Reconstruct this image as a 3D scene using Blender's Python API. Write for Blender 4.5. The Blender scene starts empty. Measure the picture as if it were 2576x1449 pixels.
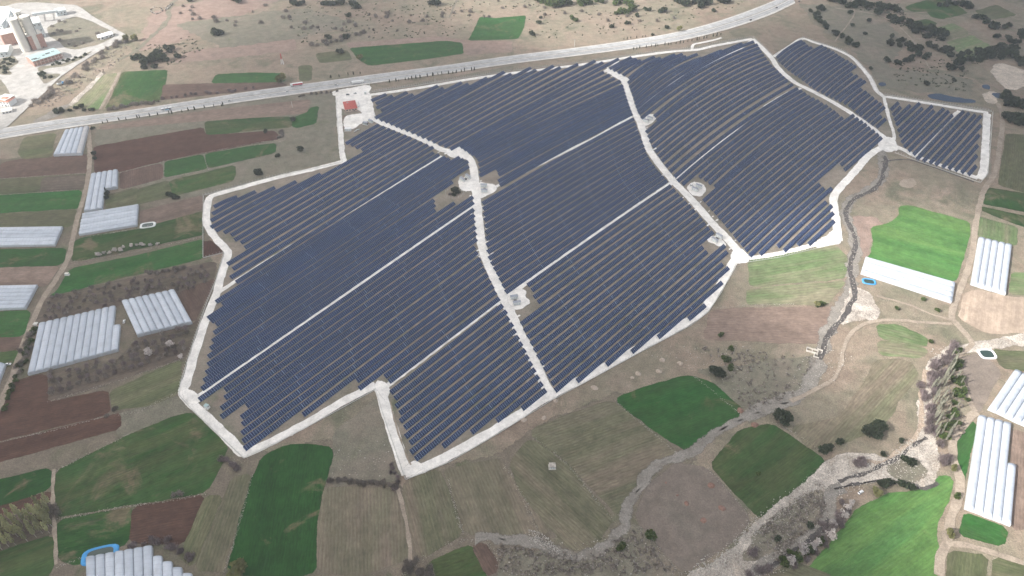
import bpy, bmesh, math, random
import numpy as np
from mathutils import Vector, Matrix, noise as mnoise
from mathutils.geometry import tessellate_polygon

random.seed(7)
rng = np.random.default_rng(7)
R = math.radians
SC = bpy.context.scene
COL = SC.collection

# ------------------------------------------------------------------ camera (a drone about 420 m up, looking down over the plain)
CAM_H, PITCH, LENS = 420.0, 41.5, 25.43
cam_d = bpy.data.cameras.new('camera')
cam_d.lens = LENS; cam_d.sensor_width = 36.0
cam_d.clip_start = 1.0; cam_d.clip_end = 30000.0
cam = bpy.data.objects.new('camera', cam_d); COL.objects.link(cam)
cam.location = (0, 0, CAM_H); cam.rotation_euler = (R(90 - PITCH), 0, 0)
SC.camera = cam

# ------------------------------------------------------------------ daylight: hazy sun from one side, broken cloud above
SUN_EL, SUN_AZ = 34.0, 201.0            # azimuth counter-clockwise from +X, where the sun stands
sdir = Vector((math.cos(R(SUN_AZ)) * math.cos(R(SUN_EL)), math.sin(R(SUN_AZ)) * math.cos(R(SUN_EL)), math.sin(R(SUN_EL))))
world = bpy.data.worlds.new('World'); SC.world = world; world.use_nodes = True
wn = world.node_tree.nodes; wl = world.node_tree.links
sky = wn.new('ShaderNodeTexSky'); sky.sky_type = 'NISHITA'; sky.sun_disc = False
sky.sun_elevation = R(SUN_EL); sky.sun_rotation = math.atan2(sdir.x, sdir.y)
sky.air_density = 1.0; sky.dust_density = 2.0; sky.ozone_density = 1.0
wl.new(sky.outputs[0], wn['Background'].inputs[0]); wn['Background'].inputs[1].default_value = 0.07
sun_d = bpy.data.lights.new('sun', 'SUN'); sun_d.energy = 5.0; sun_d.angle = R(1.6); sun_d.color = (1.0, 0.965, 0.91)
sun = bpy.data.objects.new('sun', sun_d); COL.objects.link(sun)
sun.rotation_euler = sdir.to_track_quat('Z', 'Y').to_euler()
SC.view_settings.view_transform = 'Standard'; SC.view_settings.look = 'None'
SC.view_settings.exposure = 0.95; SC.view_settings.gamma = 1.0; SC.view_settings.use_curve_mapping = False
SC.cycles.max_bounces = 6; SC.cycles.diffuse_bounces = 3; SC.cycles.glossy_bounces = 2
SC.cycles.transmission_bounces = 3; SC.cycles.volume_bounces = 1; SC.cycles.transparent_max_bounces = 8
SC.cycles.use_denoising = True
SC.cycles.caustics_reflective = False; SC.cycles.caustics_refractive = False

# ------------------------------------------------------------------ survey: map references are read on a 2576 x 1449 sheet of the area
FD = 2576.0 * LENS / 36.0; CX, CY = 1288.0, 724.5
ct, st = math.cos(R(PITCH)), math.sin(R(PITCH))
def at(px, py, z=0.0):
    u = (px - CX) / FD; v = (py - CY) / FD
    dy = ct - v * st; dz = -st - v * ct
    t = (CAM_H - z) / -dz
    return Vector((u * t, dy * t, z))
def fp(px, py, z=0.0):                       # the same from a 4000-wide sheet
    return at(px * 0.644, py * 0.644, z)

# ------------------------------------------------------------------ helpers
def tag(o, label=None, cat=None, group=None, kind=None):
    if label: o['label'] = label
    if cat: o['category'] = cat
    if group: o['group'] = group
    if kind: o['kind'] = kind
    return o
def link(name, me, parent=None, loc=None):
    o = bpy.data.objects.new(name, me); COL.objects.link(o)
    if parent is not None: o.parent = parent
    if loc is not None: o.location = loc
    return o
def empty(name, loc, rz=0.0):
    o = bpy.data.objects.new(name, None); COL.objects.link(o)
    o.location = loc; o.rotation_euler = (0, 0, rz); o.empty_display_size = 0.5
    return o
def copy_tree(o, loc, rz=0.0, s=1.0):
    c = o.copy(); COL.objects.link(c); c.location = loc; c.rotation_euler = (0, 0, rz); c.scale = (s, s, s) if not hasattr(s, '__len__') else s
    for ch in o.children:
        d = ch.copy(); COL.objects.link(d); d.parent = c
        for g in ch.children:
            e = g.copy(); COL.objects.link(e); e.parent = d
    return c
def mesh_np(name, verts, quads, mat=None, smooth=False):
    me = bpy.data.meshes.new(name)
    verts = np.asarray(verts, dtype=np.float32); quads = np.asarray(quads, dtype=np.int32)
    me.vertices.add(len(verts)); me.vertices.foreach_set('co', verts.ravel())
    k = quads.shape[1]
    me.loops.add(quads.size); me.loops.foreach_set('vertex_index', quads.ravel())
    me.polygons.add(len(quads)); me.polygons.foreach_set('loop_start', np.arange(0, quads.size, k, dtype=np.int32))
    if mat: me.materials.append(mat)
    me.update(calc_edges=True); me.validate()
    if smooth: me.polygons.foreach_set('use_smooth', np.ones(len(quads), dtype=bool))
    return me
class MB:
    """collects boxes, prisms and tubes in one mesh with several materials"""
    def __init__(s): s.v = []; s.f = []; s.m = []; s.mats = []
    def mi(s, mat):
        if mat not in s.mats: s.mats.append(mat)
        return s.mats.index(mat)
    def add(s, vs, fs, mat):
        b = len(s.v); s.v += [tuple(v) for v in vs]; k = s.mi(mat)
        for f in fs: s.f.append([i + b for i in f]); s.m.append(k)
    def box(s, c, size, mat, rz=0.0, tilt=None):
        x, y, z = size[0] / 2, size[1] / 2, size[2] / 2
        M = Matrix.Rotation(rz, 3, 'Z')
        if tilt: M = M @ Matrix.Rotation(tilt, 3, 'X')
        vs = [Vector(c) + M @ Vector((a * x, b * y, d * z)) for a in (-1, 1) for b in (-1, 1) for d in (-1, 1)]
        s.add(vs, [(0, 1, 3, 2), (4, 6, 7, 5), (0, 4, 5, 1), (2, 3, 7, 6), (0, 2, 6, 4), (1, 5, 7, 3)], mat)
    def prism(s, pts, z0, z1, mat, top=True, bottom=False):
        n = len(pts); vs = [(p[0], p[1], z0) for p in pts] + [(p[0], p[1], z1) for p in pts]
        fs = [(i, (i + 1) % n, n + (i + 1) % n, n + i) for i in range(n)]
        if top: fs.append(tuple(range(n, 2 * n)))
        if bottom: fs.append(tuple(reversed(range(n))))
        s.add(vs, fs, mat)
    def tube(s, a, b, r0, r1, mat, n=8, cap=True):
        a, b = Vector(a), Vector(b); d = (b - a)
        if d.length < 1e-6: return
        q = d.to_track_quat('Z', 'Y').to_matrix()
        vs = []
        for p, r in ((a, r0), (b, r1)):
            for i in range(n):
                an = 2 * math.pi * i / n
                vs.append(p + q @ Vector((math.cos(an) * r, math.sin(an) * r, 0)))
        fs = [(i, (i + 1) % n, n + (i + 1) % n, n + i) for i in range(n)]
        if cap: fs += [tuple(range(n, 2 * n)), tuple(reversed(range(n)))]
        s.add(vs, fs, mat)
    def mesh(s, name, smooth=False):
        me = bpy.data.meshes.new(name); me.from_pydata(s.v, [], s.f)
        for m in s.mats: me.materials.append(m)
        me.polygons.foreach_set('material_index', s.m)
        if smooth: me.polygons.foreach_set('use_smooth', [True] * len(s.f))
        me.update(); return me
    def build(s, name, parent=None, loc=None, smooth=False):
        return link(name, s.mesh(name, smooth), parent, loc)

# ------------------------------------------------------------------ materials
def new_mat(name):
    m = bpy.data.materials.new(name); m.use_nodes = True
    nt = m.node_tree; b = nt.nodes['Principled BSDF']
    return m, nt, b
def plain(name, col, rough=0.7, metal=0.0, vary=0.0, scale=0.4, spec=0.3):
    m, nt, b = new_mat(name)
    b.inputs['Roughness'].default_value = rough; b.inputs['Metallic'].default_value = metal
    b.inputs['Specular IOR Level'].default_value = spec
    if vary > 0:
        N = nt.nodes; L = nt.links
        g = N.new('ShaderNodeNewGeometry'); n = N.new('ShaderNodeTexNoise'); n.inputs['Scale'].default_value = scale; n.inputs['Detail'].default_value = 5
        L.new(g.outputs['Position'], n.inputs['Vector'])
        r = N.new('ShaderNodeMapRange'); r.inputs[1].default_value = .3; r.inputs[2].default_value = .7
        r.inputs[3].default_value = 1 - vary; r.inputs[4].default_value = 1 + vary
        L.new(n.outputs['Fac'], r.inputs[0])
        h = N.new('ShaderNodeVectorMath'); h.operation = 'SCALE'; h.inputs[0].default_value = col[:3]
        L.new(r.outputs[0], h.inputs['Scale']); L.new(h.outputs[0], b.inputs['Base Color'])
    else:
        b.inputs['Base Color'].default_value = (*col[:3], 1)
    return m
def ramp(nt, fac, cols, lo=.3, hi=.7):
    r = nt.nodes.new('ShaderNodeValToRGB'); e = r.color_ramp.elements
    n = len(cols)
    while len(e) < n: e.new(.5)
    for i, c in enumerate(cols):
        e[i].position = lo + (hi - lo) * i / max(1, n - 1); e[i].color = (*c, 1)
    nt.links.new(fac, r.inputs[0]); return r
def earth(name, cols, scale=.03, stripe=None, specks=None, fine=.55, bump=.6, patch=None, warp=1.0):
    """soil, crop, gravel: broad patches of several tints, a fine grain, optional drill rows and pale stones"""
    m, nt, b = new_mat(name); N, L = nt.nodes, nt.links
    b.inputs['Roughness'].default_value = .95; b.inputs['Specular IOR Level'].default_value = .1
    g = N.new('ShaderNodeNewGeometry'); pos = g.outputs['Position']
    def noise(sc, det=6, rough=.6, vec=None, dist=0):
        n = N.new('ShaderNodeTexNoise'); n.inputs['Scale'].default_value = sc; n.inputs['Detail'].default_value = det
        n.inputs['Roughness'].default_value = rough; n.inputs['Distortion'].default_value = dist
        L.new(vec if vec is not None else pos, n.inputs['Vector']); return n.outputs['Fac']
    def mul(col, fac, lo, hi, a=.3, c=.7):
        r = N.new('ShaderNodeMapRange'); r.inputs[1].default_value = a; r.inputs[2].default_value = c
        r.inputs[3].default_value = lo; r.inputs[4].default_value = hi; L.new(fac, r.inputs[0])
        h = N.new('ShaderNodeVectorMath'); h.operation = 'SCALE'; L.new(col, h.inputs[0]); L.new(r.outputs[0], h.inputs['Scale'])
        return h.outputs[0]
    off = N.new('ShaderNodeVectorMath'); off.operation = 'ADD'; off.inputs[1].default_value = (random.uniform(-900, 900), random.uniform(-900, 900), 0)
    L.new(pos, off.inputs[0]); po = off.outputs[0]
    svec = po
    if stripe:
        ang, per, amt = stripe[:3]
        mp = N.new('ShaderNodeMapping'); mp.inputs['Rotation'].default_value = (0, 0, -ang); L.new(po, mp.inputs[0])
        st_ = N.new('ShaderNodeMapping'); st_.inputs['Scale'].default_value = (.16, 1, 1); L.new(mp.outputs[0], st_.inputs[0])
        svec = st_.outputs[0]
    col = ramp(nt, noise(scale, 7, .62, po if not stripe else svec, .4 * warp), cols).outputs[0]
    if patch:
        pf = noise(patch[1], 8, .65, po, 1.0)
        r = N.new('ShaderNodeMapRange'); r.inputs[1].default_value = patch[2]; r.inputs[2].default_value = patch[2] + patch[3]
        L.new(pf, r.inputs[0]); mx = N.new('ShaderNodeMix'); mx.data_type = 'RGBA'
        L.new(r.outputs[0], mx.inputs[0]); L.new(col, mx.inputs[6]); mx.inputs[7].default_value = (*patch[0], 1); col = mx.outputs[2]
    col = mul(col, noise(.10, 6, .75, po), .74, 1.28)
    fn = noise(.9, 7, .75, svec)
    col = mul(col, fn, max(.1, 1 - fine * 1.35), 1 + fine * 1.35, .28, .72)
    if stripe:
        w = N.new('ShaderNodeTexWave'); w.wave_type = 'BANDS'; w.bands_direction = 'Y'; w.inputs['Scale'].default_value = 0.314 / per
        w.inputs['Distortion'].default_value = 2.2; w.inputs['Detail'].default_value = 4; w.inputs['Detail Scale'].default_value = .15
        L.new(mp.outputs[0], w.inputs[0]); col = mul(col, w.outputs['Fac'], 1 - amt, 1 + amt * .6, .15, .85)
        n2 = noise(.06, 4, .6, svec); col = mul(col, n2, .82, 1.18)
    if specks:
        v = N.new('ShaderNodeTexVoronoi'); v.inputs['Scale'].default_value = specks[1]; L.new(po, v.inputs[0])
        cl = noise(.02, 4, .6, po)
        r = N.new('ShaderNodeMapRange'); r.inputs[1].default_value = .45; r.inputs[2].default_value = .7; r.inputs[3].default_value = specks[2] * .4; r.inputs[4].default_value = specks[2] * 1.5; L.new(cl, r.inputs[0])
        lt = N.new('ShaderNodeMath'); lt.operation = 'LESS_THAN'; L.new(v.outputs['Distance'], lt.inputs[0]); L.new(r.outputs[0], lt.inputs[1])
        mx = N.new('ShaderNodeMix'); mx.data_type = 'RGBA'; L.new(lt.outputs[0], mx.inputs[0]); L.new(col, mx.inputs[6]); mx.inputs[7].default_value = (*specks[0], 1); col = mx.outputs[2]
    L.new(col, b.inputs['Base Color'])
    if bump:
        bp = N.new('ShaderNodeBump'); bp.inputs['Strength'].default_value = bump; bp.inputs['Distance'].default_value = .6
        L.new(fn, bp.inputs['Height']); L.new(bp.outputs[0], b.inputs['Normal'])
    fr = N.new('ShaderNodeAttribute'); fr.attribute_name = 'fray'        # 0 on the sheet, 1 at its outer fringe: ragged, patchy edges
    fz = noise(.33, 6, .7, pos)
    ad = N.new('ShaderNodeMath'); ad.operation = 'MULTIPLY_ADD'; L.new(fz, ad.inputs[0]); ad.inputs[1].default_value = 1.1; L.new(fr.outputs['Fac'], ad.inputs[2])
    sm = N.new('ShaderNodeMapRange'); sm.interpolation_type = 'SMOOTHSTEP'; sm.inputs[1].default_value = .98; sm.inputs[2].default_value = 1.12; L.new(ad.outputs[0], sm.inputs[0])
    gt = N.new('ShaderNodeMath'); gt.operation = 'GREATER_THAN'; L.new(fr.outputs['Fac'], gt.inputs[0]); gt.inputs[1].default_value = .001
    ml = N.new('ShaderNodeMath'); ml.operation = 'MULTIPLY'; L.new(sm.outputs[0], ml.inputs[0]); L.new(gt.outputs[0], ml.inputs[1])
    tr = N.new('ShaderNodeBsdfTransparent'); mx = N.new('ShaderNodeMixShader'); L.new(ml.outputs[0], mx.inputs[0]); L.new(b.outputs[0], mx.inputs[1]); L.new(tr.outputs[0], mx.inputs[2])
    L.new(mx.outputs[0], N['Material Output'].inputs[0])
    return m

# ------------------------------------------------------------------ ground sheets
def ragged(pts, step=5.0, amp=.8, closed=True, seed=0.0):
    out = []; n = len(pts)
    for i in range(n if closed else n - 1):
        a, c = pts[i], pts[(i + 1) % n]; d = c - a; k = max(1, int(d.length / step))
        nn = Vector((-d.y, d.x, 0)); nn = nn.normalized() if nn.length > 0 else nn
        for j in range(k):
            p = a + d * (j / k)
            q = mnoise.noise(Vector((p.x * .09 + seed, p.y * .09, 3.1))) * amp + mnoise.noise(Vector((p.x * .4 + seed, p.y * .4, 9.1))) * amp * .6
            out.append(p + nn * q)
    if not closed: out.append(pts[-1].copy())
    return out
def rounded(pts, k=1):
    for _ in range(k):
        o = []
        for i in range(len(pts)):
            a, c = pts[i], pts[(i + 1) % len(pts)]
            t = min(.2, 3.0 / max((c - a).length, .1)); o += [a * (1 - t) + c * t, a * t + c * (1 - t)]
        pts = o
    return pts
def sheet(name, dpts, z, mat, amp=.8, step=5.0, rnd=1, label=None, kind='structure', world_pts=None, rim=1.6):
    pts = world_pts if world_pts is not None else [at(*p) for p in dpts]
    if rnd: pts = rounded(pts, rnd)
    pts = ragged(pts, step, amp, True, random.uniform(0, 50))
    c = sum(pts, Vector()) / len(pts)
    loc = [Vector((p.x - c.x, p.y - c.y, 0)) for p in pts]
    n = len(loc)
    if sum(loc[i].x * loc[(i + 1) % n].y - loc[(i + 1) % n].x * loc[i].y for i in range(n)) < 0: loc.reverse()
    tris = [tuple(t) if (loc[t[1]] - loc[t[0]]).cross(loc[t[2]] - loc[t[0]]).z > 0 else tuple(reversed(t)) for t in tessellate_polygon([loc])]
    V = [tuple(p) for p in loc]
    if rim:
        for i in range(n):
            d = loc[(i + 1) % n] - loc[i - 1]; w = Vector((d.y, -d.x, 0)); w = w.normalized() if w.length else w; V.append(tuple(loc[i] + w * rim))
        tris += [(i, n + i, n + (i + 1) % n, (i + 1) % n) for i in range(n)]
    me = bpy.data.meshes.new(name); me.from_pydata(V, [], tris); me.materials.append(mat)
    fa = me.attributes.new('fray', 'FLOAT', 'POINT'); fa.data.foreach_set('value', [0.0] * n + [1.0] * (len(V) - n)); me.update()
    o = link(name, me, None, (c.x, c.y, z)); tag(o, label=label, kind=kind); return o
def smooth_line(pts, n=6):
    """Catmull-Rom through points"""
    P = [pts[0] * 2 - pts[1]] + list(pts) + [pts[-1] * 2 - pts[-2]]; out = []
    for i in range(1, len(P) - 2):
        for j in range(n):
            t = j / n; a, b_, c, d = P[i - 1], P[i], P[i + 1], P[i + 2]
            out.append(.5 * ((2 * b_) + (c - a) * t + (2 * a - 5 * b_ + 4 * c - d) * t * t + (3 * b_ - a - 3 * c + d) * t ** 3))
    out.append(pts[-1]); return out
def resample(pts, step):
    out = [pts[0]]; acc = 0.0
    for a, c in zip(pts[:-1], pts[1:]):
        d = (c - a).length; 
        if d < 1e-6: continue
        s = step - acc
        while s <= d: out.append(a + (c - a) * (s / d)); s += step
        acc = (acc + d) % step
    return out
def normals2(pts):
    out = []
    for i in range(len(pts)):
        d = pts[min(i + 1, len(pts) - 1)] - pts[max(i - 1, 0)]
        v = Vector((-d.y, d.x, 0)); out.append(v.normalized() if v.length else v)
    return out
def track(name, dpts, width, z, mat, label=None, amp=.5, smooth=6, step=4.0, kind='structure', world_pts=None, off=0.0, rim=.9):
    pts = world_pts if world_pts is not None else [at(*p) for p in dpts]
    if smooth: pts = smooth_line(pts, smooth)
    pts = resample(pts, step) + [pts[-1]]
    nn = normals2(pts); vs = []; sd = random.uniform(0, 90)
    for p, n in zip(pts, nn):
        for s in (-1, 1):
            j = (mnoise.noise(Vector((p.x * .12 + sd, p.y * .12, s * 7.0))) + .6 * mnoise.noise(Vector((p.x * .5 + sd, p.y * .5, s * 17.0)))) * amp
            w0, w1 = s * (width / 2 + j - rim * .5) + off, s * (width / 2 + j + rim * .5) + off
            vs += [p + n * w1, p + n * w0] if s < 0 else [p + n * w0, p + n * w1]
    c = sum(vs, Vector()) / len(vs)
    V = [(v.x - c.x, v.y - c.y, 0) for v in vs]
    F = [(4 * i + k, 4 * i + 4 + k, 4 * i + 5 + k, 4 * i + 1 + k) for i in range(len(pts) - 1) for k in range(3)]
    me = bpy.data.meshes.new(name); me.from_pydata(V, [], F); me.materials.append(mat)
    fa = me.attributes.new('fray', 'FLOAT', 'POINT'); fa.data.foreach_set('value', [1.0, 0.0, 0.0, 1.0] * len(pts)); me.update()
    if me.polygons[0].normal.z < 0: me.flip_normals()
    o = link(name, me, None, (c.x, c.y, z)); tag(o, label=label, kind=kind); return o
# ------------------------------------------------------------------ the plain
M_SCRUB = earth('dry_scrub_ground', [(.205, .158, .122), (.26, .205, .158), (.215, .19, .14), (.29, .225, .18)], .012, specks=((.42, .39, .34), .5, .10), fine=.36, patch=((.15, .145, .10), .02, .52, .14))
M_GRASSY = earth('grey_green_pasture', [(.205, .175, .14), (.175, .165, .125), (.235, .195, .155)], .02, fine=.32, specks=((.36, .33, .29), .5, .09), patch=((.135, .14, .085), .035, .58, .14))
M_BARE = earth('bare_site_soil', [(.225, .19, .155), (.26, .22, .18), (.21, .19, .15), (.235, .185, .155)], .03, fine=.28, patch=((.15, .16, .10), .03, .56, .16))
M_RED = earth('reddish_fallow', [(.24, .17, .14), (.28, .205, .17), (.225, .175, .145)], .02, fine=.25)
M_GRAVEL = earth('white_gravel', [(.71, .68, .635), (.79, .76, .72), (.75, .72, .675), (.66, .625, .58)], .05, fine=.10, bump=.2)
M_DIRT = earth('dirt_track', [(.275, .225, .18), (.33, .275, .22), (.25, .205, .165)], .06, fine=.25, bump=.4)
M_ASPH = earth('worn_pale_asphalt', [(.36, .36, .36), (.41, .41, .41), (.34, .34, .34)], .04, fine=.12, bump=.1)
M_CONC = earth('concrete_yard', [(.34, .325, .305), (.39, .375, .355), (.31, .30, .285)], .03, fine=.10, bump=.1)
M_SHOUL = earth('gravel_shoulder', [(.52, .49, .45), (.60, .57, .53)], .05, fine=.2)
M_MED = earth('dry_median', [(.12, .11, .085), (.20, .18, .15)], .2, fine=.4)
M_BED = earth('stony_riverbed', [(.40, .35, .30), (.53, .475, .42), (.34, .30, .26), (.47, .40, .335)], .07, fine=.5, specks=((.60, .57, .53), .8, .2), bump=1.2)
M_BANK = earth('sandy_bank', [(.34, .265, .205), (.40, .32, .25), (.27, .205, .16)], .08, fine=.4, bump=1.0)
M_GREYBED = earth('grey_silt_bed', [(.205, .185, .16), (.25, .23, .205), (.185, .165, .14)], .06, fine=.3, specks=((.45, .43, .4), .6, .13))
M_MUD = earth('wet_mud', [(.06, .055, .055), (.10, .09, .085), (.045, .045, .05)], .15, fine=.4, bump=.5)
M_ROCKY = earth('pale_rock_outcrop', [(.46, .385, .31), (.55, .47, .39), (.32, .28, .22)], .12, fine=.35, bump=1.0)

g = 9000.0
me = bpy.data.meshes.new('ground'); me.from_pydata([(-g, -g, 0), (g, -g, 0), (g, g, 0), (-g, g, 0)], [], [(0, 1, 2, 3)]); me.materials.append(M_SCRUB)
tag(link('ground', me), 'dry grey brown scrub plain under everything', kind='structure')

def ang(a, b):
    d = at(*b) - at(*a); return math.atan2(d.y, d.x)
ZF = [0.02]
def field(kind, pts, dirn=None, amp=.9, label=None, rnd=1, name=None):
    """kind picks crop or soil; dirn gives two map points along the drill rows"""
    v = random.uniform(.84, 1.12) * (.84 if kind in ('tan', 'tangreen', 'grey') else 1.0)
    def c(*a): return [tuple(x * v for x in q) for q in a]
    an = ang(*dirn) if dirn else ang(pts[0], pts[1])
    if kind == 'wheat':      m = earth('wheat_green', c((.018, .082, .018), (.028, .105, .024), (.040, .10, .028), (.022, .095, .022)), .03, (an, 2.0, .05), fine=.25, patch=((.12, .115, .06), .03, .575, .12))
    elif kind == 'wheat2':   m = earth('wheat_patchy', c((.014, .062, .012), (.034, .090, .024), (.070, .092, .036), (.018, .072, .016)), .03, (an, 2.0, .05), fine=.3, patch=((.145, .125, .075), .024, .55, .10))
    elif kind == 'bright':   m = earth('wheat_bright', c((.05, .16, .045), (.075, .19, .05), (.11, .21, .06), (.06, .165, .05)), .02, (an, 2.2, .04), fine=.2, patch=((.17, .2, .08), .025, .62, .15))
    elif kind == 'dark':     m = earth('wheat_dark', c((.014, .062, .014), (.022, .078, .018), (.018, .068, .016)), .03, (an, 1.8, .05), fine=.28, patch=((.14, .115, .07), .024, .565, .07))
    elif kind == 'olive':    m = earth('thin_crop', c((.11, .115, .06), (.14, .135, .08), (.095, .11, .055), (.16, .14, .095)), .03, (an, 2.2, .07), fine=.3)
    elif kind == 'pale':     m = earth('pale_thin_crop', c((.17, .185, .10), (.22, .20, .135), (.12, .18, .075), (.24, .21, .15)), .025, (an, 3.2, .08), fine=.25)
    elif kind == 'plough':   m = earth('ploughed_soil', c((.115, .075, .06), (.14, .095, .075), (.125, .082, .066)), .03, (an, 1.9, .06), fine=.25, bump=.8)
    elif kind == 'plough2':  m = earth('dry_ploughed_soil', c((.17, .125, .10), (.21, .155, .125), (.19, .14, .115)), .03, (an, 2.0, .06), fine=.25, bump=.8)
    elif kind == 'red':      m = earth('red_ploughed_soil', c((.088, .047, .036), (.112, .062, .046), (.098, .056, .043)), .03, (an, 1.8, .06), fine=.25, bump=.8)
    elif kind == 'tan':      m = earth('stubble', c((.205, .165, .125), (.235, .195, .145), (.185, .17, .115), (.22, .175, .135)), .025, (an, 2.3, .08), fine=.25, bump=.6)
    elif kind == 'tangreen': m = earth('sprouting_stubble', c((.185, .16, .115), (.155, .155, .095), (.215, .175, .13), (.145, .15, .09)), .025, (an, 2.3, .08), fine=.28)
    elif kind == 'sand':     m = earth('sandy_field', c((.40, .31, .24), (.45, .355, .28), (.42, .33, .255)), .02, (an, 5.0, .05), fine=.14)
    elif kind == 'grey':     m = earth('grey_fallow', c((.235, .195, .165), (.26, .215, .18), (.225, .20, .165)), .018, None, fine=.22)
    elif kind == 'orchard':  m = earth('orchard_soil', c((.12, .095, .075), (.15, .12, .095), (.13, .115, .08)), .04, (an, 5.0, .06), fine=.35)
    elif kind == 'scrub':    m = M_GRASSY
    elif kind == 'bare':     m = M_BARE
    elif kind == 'redfal':   m = M_RED
    nm = name or {'wheat': 'green_field', 'wheat2': 'patchy_green_field', 'bright': 'bright_green_field', 'dark': 'dark_green_field', 'olive': 'thin_crop_field', 'pale': 'pale_crop_field', 'plough': 'ploughed_field',
                  'plough2': 'dry_ploughed_field', 'red': 'red_soil_field', 'tan': 'stubble_field', 'tangreen': 'sprouting_field', 'sand': 'sandy_field', 'grey': 'grey_fallow_field', 'orchard': 'orchard_ground', 'scrub': 'pasture_ground', 'bare': 'solar_farm_ground', 'redfal': 'reddish_fallow_ground'}[kind]
    ZF[0] += .001
    return sheet(nm, pts, ZF[0], m, amp, 5.0, rnd, label)

# the farm's own soil
field('bare', [(850, 240), (1100, 200), (1500, 158), (1890, 98), (1950, 145), (2020, 97), (2130, 128), (2215, 238), (2490, 272), (2492, 440), (2465, 452), (2235, 372), (2200, 385), (2100, 490), (2112, 612), (1870, 655), (1835, 700), (1780, 785), (1390, 1003), (1025, 1200), (945, 980), (615, 1148), (460, 1000), (548, 720), (572, 640), (515, 560), (520, 496), (868, 405)], amp=.4, rnd=0, label='grey brown soil between the solar panel rows')
# broad tints of the plain
M_MARGIN = earth('weedy_field_margin', [(.155, .13, .10), (.185, .155, .12), (.14, .13, .09)], .025, fine=.34, specks=((.34, .31, .27), .5, .08), patch=((.105, .115, .065), .03, .54, .14))
sheet('field_margin_ground', [(-120, 420), (60, 400), (226, 330), (520, 330), (515, 500), (515, 640), (545, 700), (455, 985), (470, 1020), (612, 1155), (660, 1150), (840, 1110), (830, 1220), (1000, 1225), (1030, 1420), (1000, 1520), (-200, 1520)], .012, M_MARGIN, 4, 8, 1, 'dark weedy ground between the lower fields', rim=8)
sheet('field_margin_ground', [(1040, 1205), (1260, 1150), (1400, 1060), (1560, 1000), (1740, 1140), (1600, 1320), (1720, 1449), (1700, 1520), (1000, 1520), (1040, 1400)], .014, M_MARGIN, 4, 8, 1, 'dark weedy ground between the stubble fields', rim=8)
field('scrub', [(330, 290), (700, 238), (870, 235), (862, 400), (700, 440), (520, 492), (430, 500), (250, 420), (240, 330)], amp=3)
field('scrub', [(930, 235), (1290, 165), (1288, 178), (1100, 200), (925, 240)], amp=1)
field('redfal', [(380, 30), (520, 0), (700, 0), (560, 60), (430, 110), (350, 130)], amp=6)
field('redfal', [(470, 130), (600, 112), (740, 95), (745, 125), (560, 148), (440, 158)], amp=3)
field('redfal', [(870, 108), (1100, 92), (1180, 102), (1288, 104), (1288, 130), (1168, 138), (1160, 106), (1000, 112), (880, 120)], amp=2)
field('scrub', [(440, 60), (760, 20), (900, 60), (760, 95), (560, 120)], amp=8)
field('scrub', [(2010, 10), (2200, 20), (2280, 110), (2230, 170), (2450, 200), (2440, 240), (2230, 225), (2150, 130), (2050, 60)], amp=8)
field('scrub', [(840, 1090), (950, 1000), (1010, 1205), (830, 1222)], amp=2)
field('scrub', [(1870, 920), (2060, 890), (2050, 960), (1990, 1010), (1880, 1040), (1750, 930)], amp=4)
field('scrub', [(280, 1050), (450, 995), (560, 1110), (420, 1060), (300, 1100)], amp=2)
field('scrub', [(1270, 1380), (1480, 1405), (1600, 1320), (1710, 1449), (1250, 1480)], amp=3)
field('redfal', [(2140, 545), (2200, 545), (2240, 575), (2190, 600), (2185, 650), (2160, 640)], amp=3)

# upper edge of the map
field('pale', [(175, 268), (235, 215), (262, 188), (297, 184), (268, 245), (252, 275)], ((262, 190), (200, 262)))
field('wheat2', [(309, 181), (420, 176), (418, 200), (403, 250), (395, 255), (320, 268), (266, 274), (280, 245)], ((400, 180), (330, 265)))
field('plough', [(412, 213), (640, 208), (700, 206), (722, 213), (720, 219), (560, 235), (406, 252)], ((412, 213), (700, 206)))
field('wheat', [(545, 187), (640, 183), (716, 185), (716, 206), (532, 209)], ((545, 187), (716, 185)))
field('olive', [(752, 166), (784, 164), (783, 202), (755, 204)])
field('wheat', [(880, 121), (1000, 112), (1120, 103), (1162, 108), (1165, 135), (1050, 151), (930, 165), (905, 152)], ((900, 140), (1150, 115)))
field('olive', [(795, 135), (873, 126), (885, 150), (805, 159)])
field('wheat', [(1208, 42), (1245, 46), (1322, 39), (1318, 68), (1302, 98), (1179, 102), (1195, 72)], ((1200, 75), (1320, 68)))
field('plough2', [(250, 318), (520, 278), (644, 265), (781, 250), (771, 284), (644, 297), (520, 303), (255, 326)], ((250, 320), (640, 275)))
field('wheat2', [(516, 306), (644, 297), (732, 294), (732, 320), (640, 327), (520, 342)], ((520, 320), (730, 308)))
field('wheat', [(737, 296), (774, 283), (780, 272), (801, 267), (794, 311), (749, 321), (736, 318)])
field('wheat2', [(2277, 18), (2320, 3), (2380, -6), (2434, 33), (2370, 48), (2342, 43), (2332, 28), (2294, 30)], ((2340, 0), (2400, 40)), amp=2)
field('wheat2', [(2292, 54), (2332, 48), (2357, 58), (2342, 73), (2307, 65)], amp=2)
field('pale', [(2352, 73), (2397, 58), (2435, 78), (2430, 88), (2382, 100), (2372, 88)], ((2360, 95), (2430, 75)), amp=2)
field('pale', [(2380, 105), (2447, 89), (2505, 125), (2457, 145), (2420, 150), (2415, 135)], ((2390, 130), (2470, 105)), amp=2)
field('olive', [(2455, 28), (2507, 12), (2557, 38), (2507, 48), (2482, 50)], amp=2)

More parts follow.
